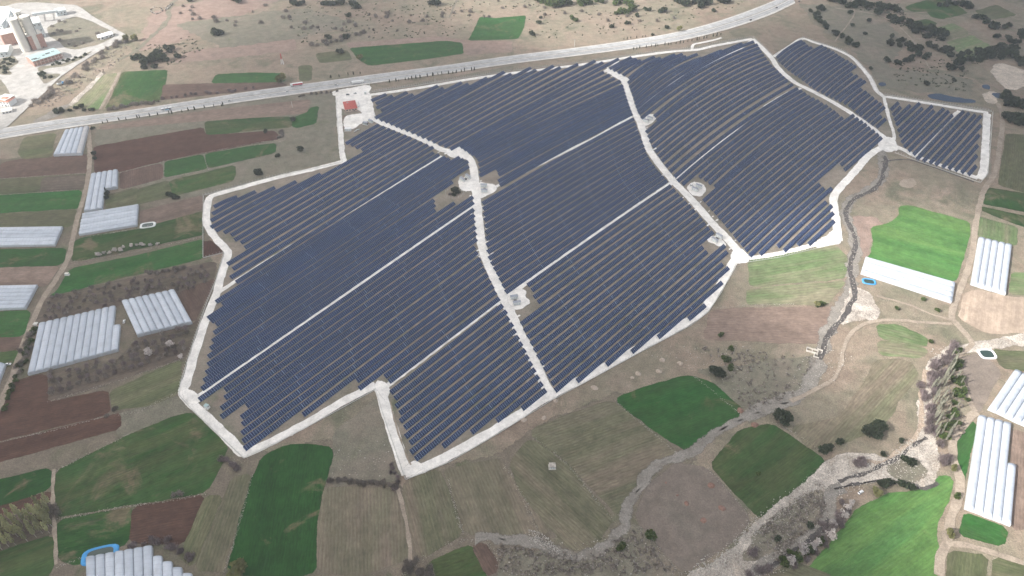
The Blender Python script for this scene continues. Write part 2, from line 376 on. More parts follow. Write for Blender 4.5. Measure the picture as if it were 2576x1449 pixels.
# beside the farm track
field('red', [(237, 369), (510, 321), (518, 341), (690, 329), (704, 349), (420, 403), (300, 432), (240, 437)], ((240, 400), (690, 335)), label='dark red brown ploughed field beside the dirt track')
field('wheat', [(416, 407), (510, 389), (522, 424), (413, 446)], ((416, 420), (515, 402)))
field('wheat', [(517, 387), (640, 366), (695, 361), (690, 385), (524, 423)], ((520, 405), (690, 372)))
field('wheat2', [(428, 455), (590, 416), (592, 440), (585, 455), (560, 462), (440, 492), (426, 470)], ((430, 475), (590, 435)))
field('plough', [(303, 434), (407, 411), (410, 449), (304, 476)], ((330, 430), (330, 470)))
field('olive', [(347, 476), (424, 454), (432, 495), (346, 514)])
field('olive', [(266, 492), (344, 472), (341, 513), (266, 531)])
field('plough2', [(352, 532), (510, 492), (510, 528), (392, 564), (353, 560)], ((352, 545), (510, 505)))
field('plough', [(60, 400), (221, 388), (222, 434), (0, 448), (-30, 445), (10, 408)], ((20, 420), (220, 400)))
field('olive', [(62, 345), (140, 335), (128, 395), (60, 400), (45, 385)])
field('olive', [(-30, 453), (220, 438), (214, 476), (-30, 491)], ((0, 460), (215, 450)))
field('orchard', [(108, 447), (215, 441), (208, 476), (101, 485)])
field('wheat', [(-30, 494), (203, 479), (206, 500), (198, 524), (-30, 537)], ((0, 510), (200, 495)))
field('olive', [(-30, 540), (195, 528), (180, 569), (-30, 577)], ((0, 550), (190, 540)))
field('wheat', [(-30, 629), (166, 625), (160, 660), (141, 668), (-30, 672)], ((0, 645), (160, 640)))
field('plough2', [(-30, 675), (148, 671), (126, 705), (118, 720), (-30, 724)], ((0, 690), (140, 688)))
field('wheat', [(-30, 786), (76, 782), (58, 845), (-30, 850)], ((0, 800), (70, 798)))
field('plough', [(-30, 852), (56, 848), (48, 880), (-30, 888)])
field('wheat2', [(-30, 890), (48, 882), (38, 905), (20, 925), (-30, 918)])
field('wheat2', [(180, 656), (188, 606), (215, 596), (350, 577), (512, 531), (512, 590), (350, 625), (200, 655)], ((190, 620), (510, 550)))
field('wheat', [(142, 733), (178, 676), (350, 642), (512, 602), (512, 650), (300, 700), (126, 746)], ((160, 710), (510, 625)))
field('orchard', [(108, 752), (300, 706), (545, 658), (536, 700), (490, 810), (440, 735), (308, 765), (290, 770), (100, 815), (88, 800)], ((110, 790), (500, 690)))
field('orchard', [(118, 1008), (124, 938), (300, 902), (350, 850), (486, 816), (500, 800), (470, 895), (300, 957), (120, 1013)], ((118, 980), (480, 860)))
field('plough', [(448, 738), (545, 700), (488, 812)], ((450, 740), (488, 812)))
field('red', [(-40, 1110), (20, 962), (116, 941), (118, 1014), (270, 981), (276, 1040), (-40, 1118)], ((0, 1050), (270, 1010)))
field('red', [(-40, 1126), (276, 1047), (300, 1042), (302, 1078), (-40, 1172)], ((0, 1135), (300, 1062)))
field('olive', [(276, 985), (455, 905), (450, 990), (380, 1020), (286, 1031)], ((280, 1010), (450, 945)))
field('wheat2', [(142, 1186), (330, 1092), (420, 1056), (480, 1037), (572, 1122), (560, 1157), (520, 1238), (141, 1300)], ((150, 1280), (560, 1120)), label='large patchy green field below the corner of the solar farm')
field('dark', [(-40, 1218), (126, 1178), (127, 1230), (-40, 1285)], ((0, 1250), (125, 1205)))
field('red', [(-40, 1287), (128, 1236), (131, 1258), (-40, 1318)])
field('orchard', [(-40, 1318), (131, 1258), (135, 1343), (-40, 1400)])
field('wheat2', [(146, 1310), (334, 1276), (325, 1364), (200, 1420), (146, 1408)], ((150, 1350), (330, 1315)))
field('wheat2', [(-40, 1402), (134, 1346), (138, 1420), (100, 1480), (-40, 1500)], ((0, 1430), (130, 1380)))
field('red', [(336, 1276), (515, 1246), (462, 1368), (326, 1364)], ((340, 1310), (500, 1280)))
field('olive', [(520, 1246), (558, 1250), (486, 1425), (452, 1400), (466, 1366)], ((540, 1250), (480, 1400)))
field('tangreen', [(584, 1202), (634, 1191), (570, 1440), (492, 1432)], ((605, 1200), (535, 1430)), label='narrow field of green and brown drill rows')
field('dark', [(657, 1150), (720, 1120), (772, 1118), (836, 1126), (834, 1152), (815, 1220), (801, 1290), (796, 1434), (740, 1452), (572, 1442), (602, 1320), (636, 1202)], ((740, 1125), (690, 1440)), label='deep green field beside the brown stubble field')
field('tan', [(817, 1226), (988, 1229), (1013, 1310), (1028, 1400), (1006, 1412), (900, 1449), (798, 1438), (803, 1310)], ((905, 1230), (905, 1440)))
field('tangreen', [(1018, 1210), (1104, 1179), (1130, 1240), (1164, 1344), (1062, 1403), (1042, 1378), (1012, 1262)], ((1060, 1200), (1110, 1370)))
field('tan', [(1118, 1182), (1262, 1152), (1306, 1240), (1388, 1330), (1340, 1358), (1172, 1341), (1127, 1205)], ((1190, 1170), (1260, 1340)))
field('tangreen', [(1340, 1080), (1490, 1022), (1538, 1008), (1678, 1112), (1704, 1139), (1640, 1166), (1592, 1248), (1556, 1298), (1432, 1166), (1342, 1100)], ((1400, 1120), (1600, 1050)))
field('tangreen', [(1282, 1165), (1334, 1104), (1428, 1170), (1540, 1304), (1490, 1392), (1430, 1380), (1312, 1242)], ((1300, 1180), (1480, 1340)))
field('grey', [(1640, 1212), (1700, 1166), (1778, 1178), (1888, 1302), (1858, 1350), (1722, 1442), (1602, 1310), (1612, 1262)])
field('wheat', [(1547, 1006), (1612, 976), (1700, 951), (1740, 946), (1788, 962), (1866, 1029), (1858, 1050), (1726, 1136), (1700, 1118), (1622, 1065)], ((1560, 1030), (1790, 960)), label='green wheat field outside the fence corner of the solar farm', amp=1.5)
field('wheat2', [(1787, 1171), (1862, 1082), (1940, 1066), (2073, 1156), (2060, 1180), (1922, 1296), (1906, 1300)], ((1800, 1180), (1940, 1080)))
field('tangreen', [(1987, 1076), (2110, 1052), (2172, 970), (2202, 908), (2262, 902), (2298, 916), (2308, 946), (2212, 1080), (2132, 1110), (2042, 1130)], ((2240, 920), (2060, 1110)), amp=2)
field('pale', [(2208, 858), (2300, 868), (2334, 880), (2320, 898), (2214, 893)], ((2210, 870), (2330, 885)), amp=1.5)
field('pale', [(2205, 815), (2260, 818), (2335, 850), (2325, 872), (2215, 852)], ((2210, 830), (2330, 862)), amp=1.5)
field('bright', [(2192, 640), (2196, 603), (2192, 572), (2225, 566), (2262, 545), (2262, 520), (2290, 517), (2440, 559), (2436, 600), (2405, 702), (2394, 707), (2180, 648)], ((2200, 590), (2420, 650)), label='bright green field with a curved bite beside the long greenhouse', amp=1.2)
field('pale', [(1885, 652), (2100, 616), (2132, 650), (2126, 700), (1888, 722)], ((1890, 690), (2120, 650)), amp=2)
field('pale', [(1882, 728), (2126, 706), (2080, 768), (1960, 764), (1878, 768)], ((1890, 745), (2110, 725)), amp=2)
field('plough2', [(1790, 782), (1850, 776), (2112, 772), (2072, 866), (1972, 862), (1768, 852)], ((1800, 800), (2100, 800)), amp=2)
field('sand', [(2424, 742), (2452, 729), (2540, 747), (2620, 750), (2620, 835), (2480, 838), (2412, 800)], ((2500, 740), (2490, 830)), amp=1.5)
field('grey', [(2416, 902), (2470, 886), (2518, 936), (2482, 998), (2456, 1042), (2440, 1010)], amp=1.2)
field('olive', [(2532, 336), (2640, 345), (2640, 500), (2512, 466)], ((2545, 340), (2530, 470)))
field('wheat2', [(2484, 472), (2640, 497), (2640, 540), (2560, 530), (2470, 512)], ((2480, 490), (2576, 512)))
field('wheat2', [(2468, 520), (2560, 540), (2640, 560), (2640, 590), (2560, 566), (2466, 528)], ((2480, 530), (2576, 560)))
field('pale', [(2460, 545), (2560, 572), (2555, 620), (2455, 590)], ((2480, 550), (2475, 600)))
field('pale', [(2546, 686), (2640, 690), (2640, 745), (2540, 740)])
field('olive', [(2495, 880), (2640, 890), (2640, 940), (2555, 930), (2520, 925)])
field('bright', [(2010, 1452), (2082, 1378), (2160, 1280), (2230, 1246), (2330, 1233), (2372, 1196), (2394, 1202), (2388, 1252), (2360, 1300), (2354, 1480), (2020, 1500)], ((2100, 1400), (2330, 1250)), label='large bright green field along the stony riverbed', amp=1.5)
field('wheat', [(2408, 1112), (2450, 1060), (2456, 1072), (2436, 1150), (2424, 1215), (2410, 1162)])
field('wheat', [(2422, 1318), (2428, 1290), (2536, 1330), (2520, 1372), (2470, 1362), (2414, 1345)], ((2425, 1310), (2530, 1350)))
field('olive', [(2388, 1386), (2484, 1398), (2474, 1480), (2382, 1480)], ((2430, 1390), (2425, 1449)))
field('olive', [(2500, 1402), (2640, 1440), (2640, 1500), (2494, 1490)])
field('plough2', [(2544, 1080), (2640, 1110), (2640, 1330), (2544, 1330)], ((2560, 1100), (2556, 1320)))
field('tangreen', [(1930, 1452), (2000, 1415), (2100, 1452), (2080, 1500), (1900, 1500)], ((1990, 1420), (2080, 1450)))
field('wheat2', [(1070, 1449), (1080, 1415), (1150, 1385), (1185, 1372), (1212, 1420), (1222, 1449), (1220, 1490), (1060, 1490)], ((1080, 1430), (1200, 1390)))
field('plough', [(1188, 1374), (1215, 1366), (1250, 1410), (1250, 1435), (1226, 1446)], ((1200, 1372), (1238, 1440)))
field('red', [(512, 608), (514, 645), (562, 634), (530, 606)], rnd=0)
field('plough2', [(860, 292), (916, 286), (924, 292), (895, 318), (866, 325)], rnd=0, label='bare brown plot behind the red roofed house')

# rock and water
ZR = [.15]
def zr(): ZR[0] += .002; return ZR[0]
sheet('riverbed', [(2640, 840), (2560, 845), (2440, 866), (2395, 872), (2345, 905), (2325, 950), (2316, 1010), (2312, 1070), (2300, 1108), (2268, 1135), (2235, 1152), (2190, 1150), (2140, 1142), (2100, 1150), (2085, 1165), (2060, 1190), (2010, 1232), (1970, 1262), (1935, 1292), (1908, 1318), (1880, 1345), (1850, 1382), (1800, 1415), (1735, 1449), (1700, 1490), (1880, 1500), (1910, 1449), (1950, 1410), (2000, 1376), (2040, 1350), (2070, 1320), (2086, 1290), (2083, 1260), (2096, 1232), (2130, 1216), (2180, 1210), (2225, 1206), (2260, 1212), (2290, 1222), (2325, 1224), (2345, 1208), (2358, 1165), (2358, 1128), (2342, 1088), (2336, 1040), (2338, 990), (2350, 935), (2400, 888), (2450, 882), (2560, 868), (2640, 872)], zr(), M_BED, 2.5, 4, 1, 'pale stony dry riverbed winding past the fields', rim=3)
sheet('riverbed_island', [(2072, 1236), (2072, 1280), (2058, 1302), (2020, 1336), (1970, 1362), (1940, 1386), (1900, 1402), (1870, 1405), (1895, 1365), (1935, 1318), (1990, 1275), (2040, 1245)], zr(), M_GRASSY, 2.5, 4, 1, 'scrubby gravel island in the riverbed', rim=4)
sheet('riverbed_island', [(2230, 1178), (2290, 1160), (2310, 1165), (2330, 1190), (2300, 1210), (2250, 1200)], zr(), M_GRASSY, 2.5, 4, 1, 'low grassy bar at the river bend', rim=4)
track('river_channel', [(2120, 1225), (2094, 1238), (2086, 1262), (2086, 1295), (2060, 1338), (2010, 1372), (1950, 1408), (1890, 1445)], 8, zr(), M_GREYBED, 'smooth grey channel of the riverbed', amp=2, rim=2.5)
track('river_bank', [(2330, 930), (2319, 985), (2318, 1040), (2312, 1080), (2290, 1112), (2255, 1140), (2215, 1165), (2170, 1158)], 3.5, zr(), M_BANK, 'eroded sandy bank of the riverbed', amp=1.6, rim=2)
track('river_bank', [(2330, 1100), (2300, 1118), (2270, 1142), (2230, 1165), (2180, 1190), (2140, 1200), (2110, 1212)], 2.4, zr(), M_MUD, 'dark water thread in the riverbed', amp=1.6, rim=2)
track('river_bank', [(2360, 1215), (2320, 1230), (2270, 1216), (2225, 1210), (2180, 1214), (2140, 1220), (2100, 1232)], 2.2, zr(), M_MUD, 'dark undercut bank above the bright field', amp=1.4, rim=2)
track('river_bank', [(2085, 1305), (2065, 1335), (2035, 1362), (1990, 1390), (1940, 1425)], 3.0, zr(), M_MUD, 'dark undercut bank below the island', amp=1.4, rim=2)
for pts, w in (([(2210, 372), (2222, 400), (2218, 450), (2180, 480), (2140, 505), (2125, 540), (2150, 600), (2143, 680), (2138, 730), (2100, 800), (2080, 840), (2068, 890)], 10), ):
    track('stream_bed', pts, w, zr(), M_GREYBED, 'grey silt margin of the small stream', amp=3.5, rim=6)
sheet('gravel_flat', [(2145, 725), (2185, 740), (2205, 780), (2200, 800), (2150, 800), (2110, 815), (2130, 770)], zr(), M_BED, 3, 4, 1, 'pale gravel flat beside the small stream', rim=5)
sheet('gravel_flat', [(2050, 895), (2070, 915), (2060, 945), (2030, 985), (1990, 1015), (1950, 1030), (1870, 1055), (1900, 1020), (1960, 1005), (2015, 985), (2040, 940)], zr(), M_GREYBED, 3, 4, 1, 'grey gravel fan at the end of the small stream', rim=5)
track('dry_wash', [(1985, 1012), (1900, 1040), (1850, 1062), (1790, 1095), (1740, 1140), (1680, 1160), (1630, 1185), (1608, 1235), (1580, 1270), (1565, 1330), (1530, 1370), (1470, 1400), (1400, 1390), (1330, 1362), (1240, 1352), (1195, 1352)], 7, zr(), M_GREYBED, 'grey gravel wash curving between the stubble fields', amp=3.0, rim=6)
track('stream', [(2222, 392), (2228, 405), (2222, 432), (2218, 450), (2195, 478), (2150, 500), (2130, 525), (2128, 548), (2148, 590), (2152, 618), (2140, 660), (2142, 700), (2148, 720), (2150, 745), (2128, 790), (2095, 830), (2078, 855), (2070, 880), (2062, 905)], 4.2, zr(), M_MUD, 'dark narrow stream winding down from the culvert', amp=1.6)
sheet('pale_rocks', [(2495, 165), (2530, 162), (2585, 180), (2585, 205), (2560, 225), (2530, 225), (2500, 195)], zr(), M_ROCKY, 4, 4, 1, 'pale rock outcrop above the stream at the farm corner')
sheet('pale_rocks', [(2472, 235), (2505, 230), (2508, 258), (2480, 258)], zr(), M_ROCKY, 3, 4, 1, 'small pale rock shelf by the dark pools')
M_WATER, nt, b = new_mat('dark_water'); b.inputs['Base Color'].default_value = (.03, .045, .07, 1); b.inputs['Roughness'].default_value = .12
sheet('water_pool', [(2335, 240), (2360, 236), (2400, 246), (2450, 252), (2450, 258), (2400, 257), (2340, 246)], zr(), M_WATER, 2, 4, 1, 'long dark pool outside the far fence')
sheet('water_pool', [(2474, 215), (2486, 214), (2488, 224), (2476, 222)], zr(), M_WATER, 1, 4, 1, 'small dark pool below the pale rocks')
sheet('water_pool', [(2495, 235), (2520, 236), (2524, 246), (2508, 247)], zr(), M_WATER, 1, 4, 1, 'dark pool beside the rock shelf')
sheet('water_pool', [(2212, 210), (2224, 208), (2226, 215), (2214, 216)], zr(), M_WATER, .5, 3, 1, 'tiny blue pool at the bend of the fence')
track('ditch', [(2217, 408), (2250, 403), (2285, 402), (2330, 415), (2380, 432), (2450, 458)], 2.2, zr(), M_MUD, 'thin dark ditch below the small block', amp=.8)
track('ditch', [(1150, 0), (1140, 20), (1130, 45)], 3, zr(), M_MED, amp=1)
track('gully', [(440, 0), (425, 25), (425, 45), (400, 75), (378, 95), (340, 130), (300, 150)], 7, zr(), M_GRASSY, 'green gully running down to the factory', amp=3)
sheet('bare_rock', [(2270, 455), (2296, 447), (2305, 462), (2290, 474), (2262, 468)], zr(), M_DIRT, 2, 4, 1, 'bare sandy patch in the pasture')
sheet('bare_rock', [(170, 265), (240, 200), (255, 180), (260, 184), (235, 215), (180, 268)], zr(), M_BED, 2, 4, 1, 'pale stony bank beside the light green field')
sheet('stony_bank', [(85, 305), (150, 268), (175, 262), (150, 290), (95, 310)], zr(), M_GREYBED, 2, 4, 1)

# ------------------------------------------------------------------ roads
ZT = [.24]
def zt(): ZT[0] += .002; return ZT[0]
ROADS = [  # map line, width, label
 ([(850, 243), (856, 330), (862, 395), (868, 404)], 6, 'white gravel lane down to the lower fence from the house'),
 ([(872, 404), (780, 428), (700, 446), (600, 474), (545, 489), (527, 498), (521, 525), (520, 560), (541, 598), (570, 628), (573, 642), (558, 690), (545, 740), (520, 800), (490, 890), (470, 960), (462, 985), (478, 1012), (520, 1050), (570, 1098), (608, 1138), (622, 1140), (690, 1108), (780, 1060), (860, 1012), (945, 968)], 8, 'white gravel perimeter road round the lower blocks'),
 ([(948, 966), (960, 990), (968, 1020), (990, 1090), (1012, 1160), (1026, 1192)], 9.5, 'white gravel perimeter road beside the notch'),
 ([(1020, 1190), (1050, 1183), (1130, 1146), (1250, 1078), (1385, 994), (1480, 946), (1600, 880), (1720, 815), (1768, 782), (1800, 735), (1828, 690), (1845, 660), (1862, 648)], 8.5, 'white gravel perimeter road along the straight lower edge'),
 ([(1865, 650), (1900, 648), (1950, 640), (2040, 618), (2078, 605), (2104, 590)], 5, 'white gravel perimeter road past the pale green strip'),
 ([(2108, 605), (2105, 570), (2099, 525), (2098, 495), (2115, 470), (2150, 432), (2190, 388), (2238, 362)], 9, 'white gravel road along the embankment above the stream'),
 ([(2236, 362), (2275, 378), (2310, 396), (2390, 424), (2460, 449)], 8, 'white gravel road below the smallest block'),
 ([(2462, 450), (2473, 432), (2478, 380), (2483, 286)], 9, 'white gravel road on the far end of the smallest block'),
 ([(2486, 284), (2420, 274), (2340, 261), (2270, 250), (2222, 243)], 7, 'white gravel road along the dark pools'),
 ([(2224, 245), (2205, 228), (2188, 196), (2160, 162), (2135, 140), (2090, 120), (2050, 108), (2018, 98), (1985, 118), (1946, 143)], 6.5, 'white gravel road round the fenced upper block'),
 ([(1893, 98), (1920, 124), (1942, 148), (1958, 172), (1995, 205), (2040, 228), (2100, 260), (2160, 298), (2210, 335), (2240, 360)], 8, 'white gravel road between the two upper blocks'),
 ([(1893, 98), (1860, 104), (1800, 115), (1750, 126), (1690, 130), (1600, 142), (1560, 148), (1440, 166), (1290, 184), (1180, 200), (1050, 222), (925, 240), (850, 246)], 7, 'white gravel road inside the fence along the highway'),
 ([(922, 290), (935, 298), (990, 322), (1060, 350), (1110, 376), (1150, 384), (1178, 396), (1190, 420), (1196, 470), (1202, 530), (1208, 590), (1214, 625), (1226, 660), (1246, 705), (1270, 755), (1300, 822), (1330, 880), (1360, 945), (1382, 988)], 9.5, 'white gravel spine road curving down the middle of the farm'),
 ([(1526, 176), (1550, 190), (1568, 204), (1576, 225), (1584, 250), (1596, 282), (1608, 305), (1618, 330), (1630, 370), (1650, 402), (1690, 452), (1740, 503), (1790, 560), (1830, 602), (1862, 638)], 9.5, 'white gravel spine road down the upper part of the farm'),
 ([(488, 1005), (640, 903), (900, 722), (1195, 517)], 4.6, 'straight gravel lane under the dense block'),
 ([(540, 742), (700, 640), (900, 520), (1110, 392)], 4.2, 'straight gravel lane above the dense block'),
 ([(972, 972), (1100, 876), (1258, 756)], 4.6, 'straight gravel lane above the lowest block'),
 ([(1140, 378), (1250, 320), (1380, 252), (1526, 177), (1556, 150)], 4.6, 'straight gravel lane below the block along the highway'),
 ([(1225, 482), (1300, 443), (1430, 378), (1500, 345), (1590, 293)], 4.2, 'gravel lane from the twin cabins up to the second spine road'),
 ([(1285, 740), (1400, 660), (1550, 555), (1690, 460)], 4.6, 'gravel lane rising from the lowest cabin pad'),
 ([(1604, 276), (1665, 232), (1720, 193), (1790, 160), (1850, 130), (1892, 102)], 4.4, 'curving gravel lane below the uppermost blocks'),
 ([(1698, 449), (1770, 395), (1860, 318), (1920, 272), (1975, 238), (2015, 222)], 4.2, 'curving gravel lane above the large end block'),
 ([(2224, 246), (2234, 290), (2248, 335), (2248, 350), (2240, 362)], 3.6, 'thin gravel lane beside the smallest block'),
 ([(2302, 390), (2340, 350), (2375, 312), (2412, 279)], 4.0, 'pale lane through the smallest block'),
 ([(1740, 127), (1745, 112), (1765, 108), (1800, 100), (1815, 95)], 4.0, 'gravel spur between highway and fence'),
]
for pts, w, lb in ROADS: track('gravel_road', pts, w * (.9 if w > 6 else 1.05), zt(), M_GRAVEL, lb, amp=.7)
PADS = [
 ([(843, 236), (900, 228), (925, 222), (930, 240), (935, 262), (942, 295), (925, 302), (905, 312), (890, 322), (868, 325), (868, 292), (916, 286), (900, 275), (862, 276), (852, 262), (850, 246)], 'gravel forecourt round the red roofed house'),
 ([(835, 232), (880, 222), (925, 214), (932, 222), (925, 236), (845, 242)], 'gravel apron where the farm joins the highway'),
 ([(1155, 452), (1180, 437), (1200, 440), (1202, 482), (1165, 485), (1150, 470)], 'white pad under the twin cabins by the ringed trees'),
 ([(1200, 455), (1225, 460), (1250, 465), (1255, 478), (1228, 492), (1202, 505)], 'white pad under the cabins across the spine road'),
 ([(1120, 378), (1150, 370), (1180, 388), (1170, 402), (1130, 392)], 'gravel widening at the lane junction'),
 ([(1610, 295), (1640, 284), (1652, 296), (1638, 312), (1618, 322)], 'gravel pad with two cabins beside the upper spine road'),
 ([(1722, 468), (1740, 455), (1770, 460), (1780, 480), (1765, 500), (1738, 492)], 'round gravel pad with two cabins'),
 ([(1776, 606), (1790, 592), (1815, 598), (1832, 620), (1815, 622), (1795, 612)], 'gravel pad with two cabins near the field corner'),
 ([(1272, 738), (1305, 722), (1330, 728), (1322, 745), (1338, 762), (1322, 778), (1288, 784), (1275, 760)], 'white pad under the cabins of the lowest blocks'),
 ([(1850, 625), (1868, 628), (1882, 646), (1880, 660), (1848, 662), (1838, 648)], 'wide gravel corner where the spine road ends'),
 ([(2212, 350), (2240, 345), (2252, 362), (2260, 378), (2235, 384), (2215, 372)], 'gravel junction above the culvert'),
 ([(945, 962), (972, 966), (978, 985), (970, 1010), (956, 990)], 'gravel corner at the farm notch'),
 ([(462, 978), (492, 992), (502, 1008), (488, 1018), (468, 1005)], 'gravel corner at the end of the dense block lane'),
 ([(1018, 1182), (1036, 1165), (1062, 1172), (1040, 1192), (1024, 1198)], 'gravel corner at the lowest fence point'),
 ([(2070, 600), (2108, 575), (2112, 612), (2085, 615), (2050, 624)], 'chalky white ground inside the fence corner'),
 ([(1526, 168), (1545, 178), (1568, 192), (1585, 204), (1570, 210), (1545, 192)], 'loose gravel at the top of the second spine road'),
]
for pts, lb in PADS:
    k = .8 if 'cabin' in lb else 1.0; mx_, my_ = sum(p[0] for p in pts) / len(pts), sum(p[1] for p in pts) / len(pts)
    sheet('gravel_pad', [(mx_ + (p[0] - mx_) * k, my_ + (p[1] - my_) * k) for p in pts], zt(), M_GRAVEL, 1.8, 2.5, 1, lb, rim=2.5)
DIRT = [
 ([(222, 318), (224, 350), (226, 400), (223, 440), (213, 490), (196, 545), (183, 600), (172, 650), (140, 705), (112, 745), (90, 790), (65, 850), (45, 910), (15, 985), (-20, 1060)], 6, 'dirt track past the tunnel greenhouses'),
 ([(2362, 1449), (2366, 1400), (2380, 1370), (2390, 1310), (2412, 1250), (2415, 1205), (2400, 1160), (2398, 1110), (2430, 1060), (2455, 1036)], 7, 'dirt track between green field and long tunnels'),
 ([(2455, 1036), (2440, 1015), (2420, 960), (2404, 920), (2405, 900), (2440, 872), (2445, 860)], 5.5, 'dirt track round the grey field'),
 ([(2445, 860), (2420, 830), (2395, 800), (2400, 770), (2415, 730), (2430, 690), (2445, 640), (2455, 560), (2468, 500), (2480, 470), (2500, 440), (2510, 400), (2522, 300), (2510, 260)], 6.5, 'dirt track along the bright green field'),
 ([(2380, 1368), (2430, 1372), (2500, 1392), (2640, 1440)], 5, 'side dirt track below the long tunnels'),
 ([(2395, 815), (2330, 812), (2260, 806), (2200, 808), (2155, 826), (2125, 865), (2115, 915), (2095, 955), (2040, 985), (1990, 1010)], 4, 'faint dirt track across the pasture'),
 ([(2392, 805), (2340, 790), (2280, 765), (2205, 745)], 3, 'faint wheel track across the pasture'),
 ([(2100, 105), (2150, 28), (2090, 8)], 2.5, None),
 ([(2340, 175), (2290, 95), (2220, 42), (2100, 20)], 3, 'faint path over the dry slope'),
 ([(1000, 1230), (1012, 1270), (1030, 1360), (1032, 1410)], 3.5, 'dirt bank between two stubble fields'),
 ([(138, 1180), (133, 1240), (138, 1340), (142, 1420)], 3, 'grassy farm path beside the poplars'),
 ([(300, 183), (285, 215), (262, 258), (252, 276)], 4.5, 'tan strip between the two green fields'),
 ([(980, 1005), (1000, 1085), (1018, 1135), (1034, 1170)], 1.6, 'dark trench inside the fence of the lowest block'),
]
for pts, w, lb in DIRT: track('dirt_track', pts, w * .8, zt(), M_DIRT, lb, amp=.9)
# pale cable-trench spoil, washed gravel and bare soil along the lanes
for i in range(110):
    ln = random.choice([ROADS[12][0], ROADS[13][0]])
    k = random.randrange(len(ln) - 1); t = random.random(); a, c = at(*ln[k]), at(*ln[k + 1]); p = a.lerp(c, t); d = (c - a).normalized(); n = Vector((-d.y, d.x, 0)) * random.choice((-1, 1))
    q = p + n * random.uniform(5.0, 7.5); L_, W_ = random.uniform(.9, 2.4), random.uniform(.4, .9)
    e = Vector((.66, .75, 0)); f = Vector((e.y, -e.x, 0))
    ps = [q + e * (L_ * math.cos(x) * random.uniform(.7, 1.2)) + f * (W_ * math.sin(x) * random.uniform(.7, 1.2)) for x in np.linspace(0, 2 * math.pi, 8)[:-1]]
    sheet('spoil_patch', None, zt(), M_GRAVEL, .2, 1.0, 0, None, 'structure', ps, .5)

# highway: two carriageways with a narrow dry median
UP = [(-60, 336), (0, 325), (160, 300), (330, 278), (480, 255), (644, 229), (800, 208), (960, 186), (1130, 164), (1288, 141), (1450, 121), (1600, 100), (1720, 78), (1830, 47), (1932, 9), (1990, -18)]
LO = [(-60, 362), (0, 351), (160, 324), (330, 299), (480, 276), (644, 252), (800, 230), (960, 207), (1130, 184), (1288, 161), (1450, 141), (1600, 121), (1720, 101), (1830, 74), (1932, 40), (2000, 8)]
HU = smooth_line([at(*p) for p in UP], 8); HL = smooth_line([at(*p) for p in LO], 8)
def band(name, f0, f1, mat, label=None, gap=None, parent=None, z=None):
    vs, fs = [], []
    for a, c in zip(HU, HL): vs += [a.lerp(c, f0), a.lerp(c, f1)]
    for i in range(len(HU) - 1):
        if gap and i % gap: continue
        fs.append((2 * i, 2 * i + 1, 2 * i + 3, 2 * i + 2))
    me = bpy.data.meshes.new(name); me.from_pydata([tuple(v) for v in vs], [], fs); me.materials.append(mat); me.update()
    if me.polygons[0].normal.z < 0: me.flip_normals()
    o = link(name, me, parent, (0, 0, z if z is not None else zt()))
    if parent is None: tag(o, label, kind='structure')
    return o
ZT[0] = .60
band('road_shoulder', -.02, 1.03, M_SHOUL, 'pale gravel verge of the highway')
band('road', .05, .46, M_ASPH, 'upper carriageway of the highway, pale worn asphalt')
band('road', .56, .90, M_ASPH, 'lower carriageway of the highway, pale worn asphalt')
band('median_strip', .468, .508, M_MED, 'thin dry grass median of the highway')
band('median_strip', .525, .55, M_SHOUL, 'pale gravel strip of the median')
M_TAR = earth('tar_repairs', [(.22, .22, .225), (.33, .33, .33)], .05, fine=.3)
M_LINE = plain('road_paint', (.78, .78, .76), .7)
band('road_marking', .245, .253, M_LINE, 'dashed white lane line of the upper carriageway', gap=2)
band('road_marking', .735, .743, M_LINE, 'dashed white lane line of the lower carriageway', gap=2)
band('road_marking', .073, .080, M_LINE, 'solid edge line of the upper carriageway')
band('road_marking', .870, .877, M_LINE, 'solid edge line of the lower carriageway')
for f, w in ((.17, .03), (.33, .035), (.64, .035), (.79, .03)):
    band('tar_strip', f, f + w, M_TAR if f > .6 else M_ASPH, 'darker wheel worn strip on the highway')
# factory yard
sheet('concrete_yard', [(-30, 40), (10, 18), (40, 9), (90, 7), (190, 14), (205, 22), (235, 44), (290, 74), (318, 90), (300, 104), (245, 132), (200, 160), (150, 195), (110, 235), (70, 270), (20, 318), (-30, 345), (-30, 290), (-10, 225), (-30, 130)], zt(), M_CONC, .5, 5, 1, 'bright concrete yard and loop road of the factory')
for pts, lb in (([(160, 52), (190, 42), (230, 55), (280, 80), (290, 92), (250, 112), (195, 125), (165, 122), (150, 105), (125, 92), (120, 70)], 'rough grass plot inside the factory loop road'),
                ([(95, 170), (160, 162), (225, 132), (232, 130), (200, 152), (160, 168), (120, 172), (100, 182)], 'grass strip in front of the green roofed hall'),
                ([(95, 182), (118, 188), (150, 186), (150, 192), (112, 213)], 'small triangular shrub bed in the yard'),
                ([(0, 150), (30, 140), (48, 158), (20, 175), (30, 188), (12, 190), (-30, 180)], 'shrub bed beside the factory gate'),
                ([(-30, 195), (0, 200), (18, 225), (25, 240), (0, 240), (-30, 235)], 'shrub bed below the yard'),
                ([(28, 45), (42, 48), (50, 50), (30, 62), (5, 70), (-10, 60)], 'grass between the silos and the white shed')):
    sheet('yard_grass', pts, zt(), M_GRASSY, 1, 3, 1, lb)
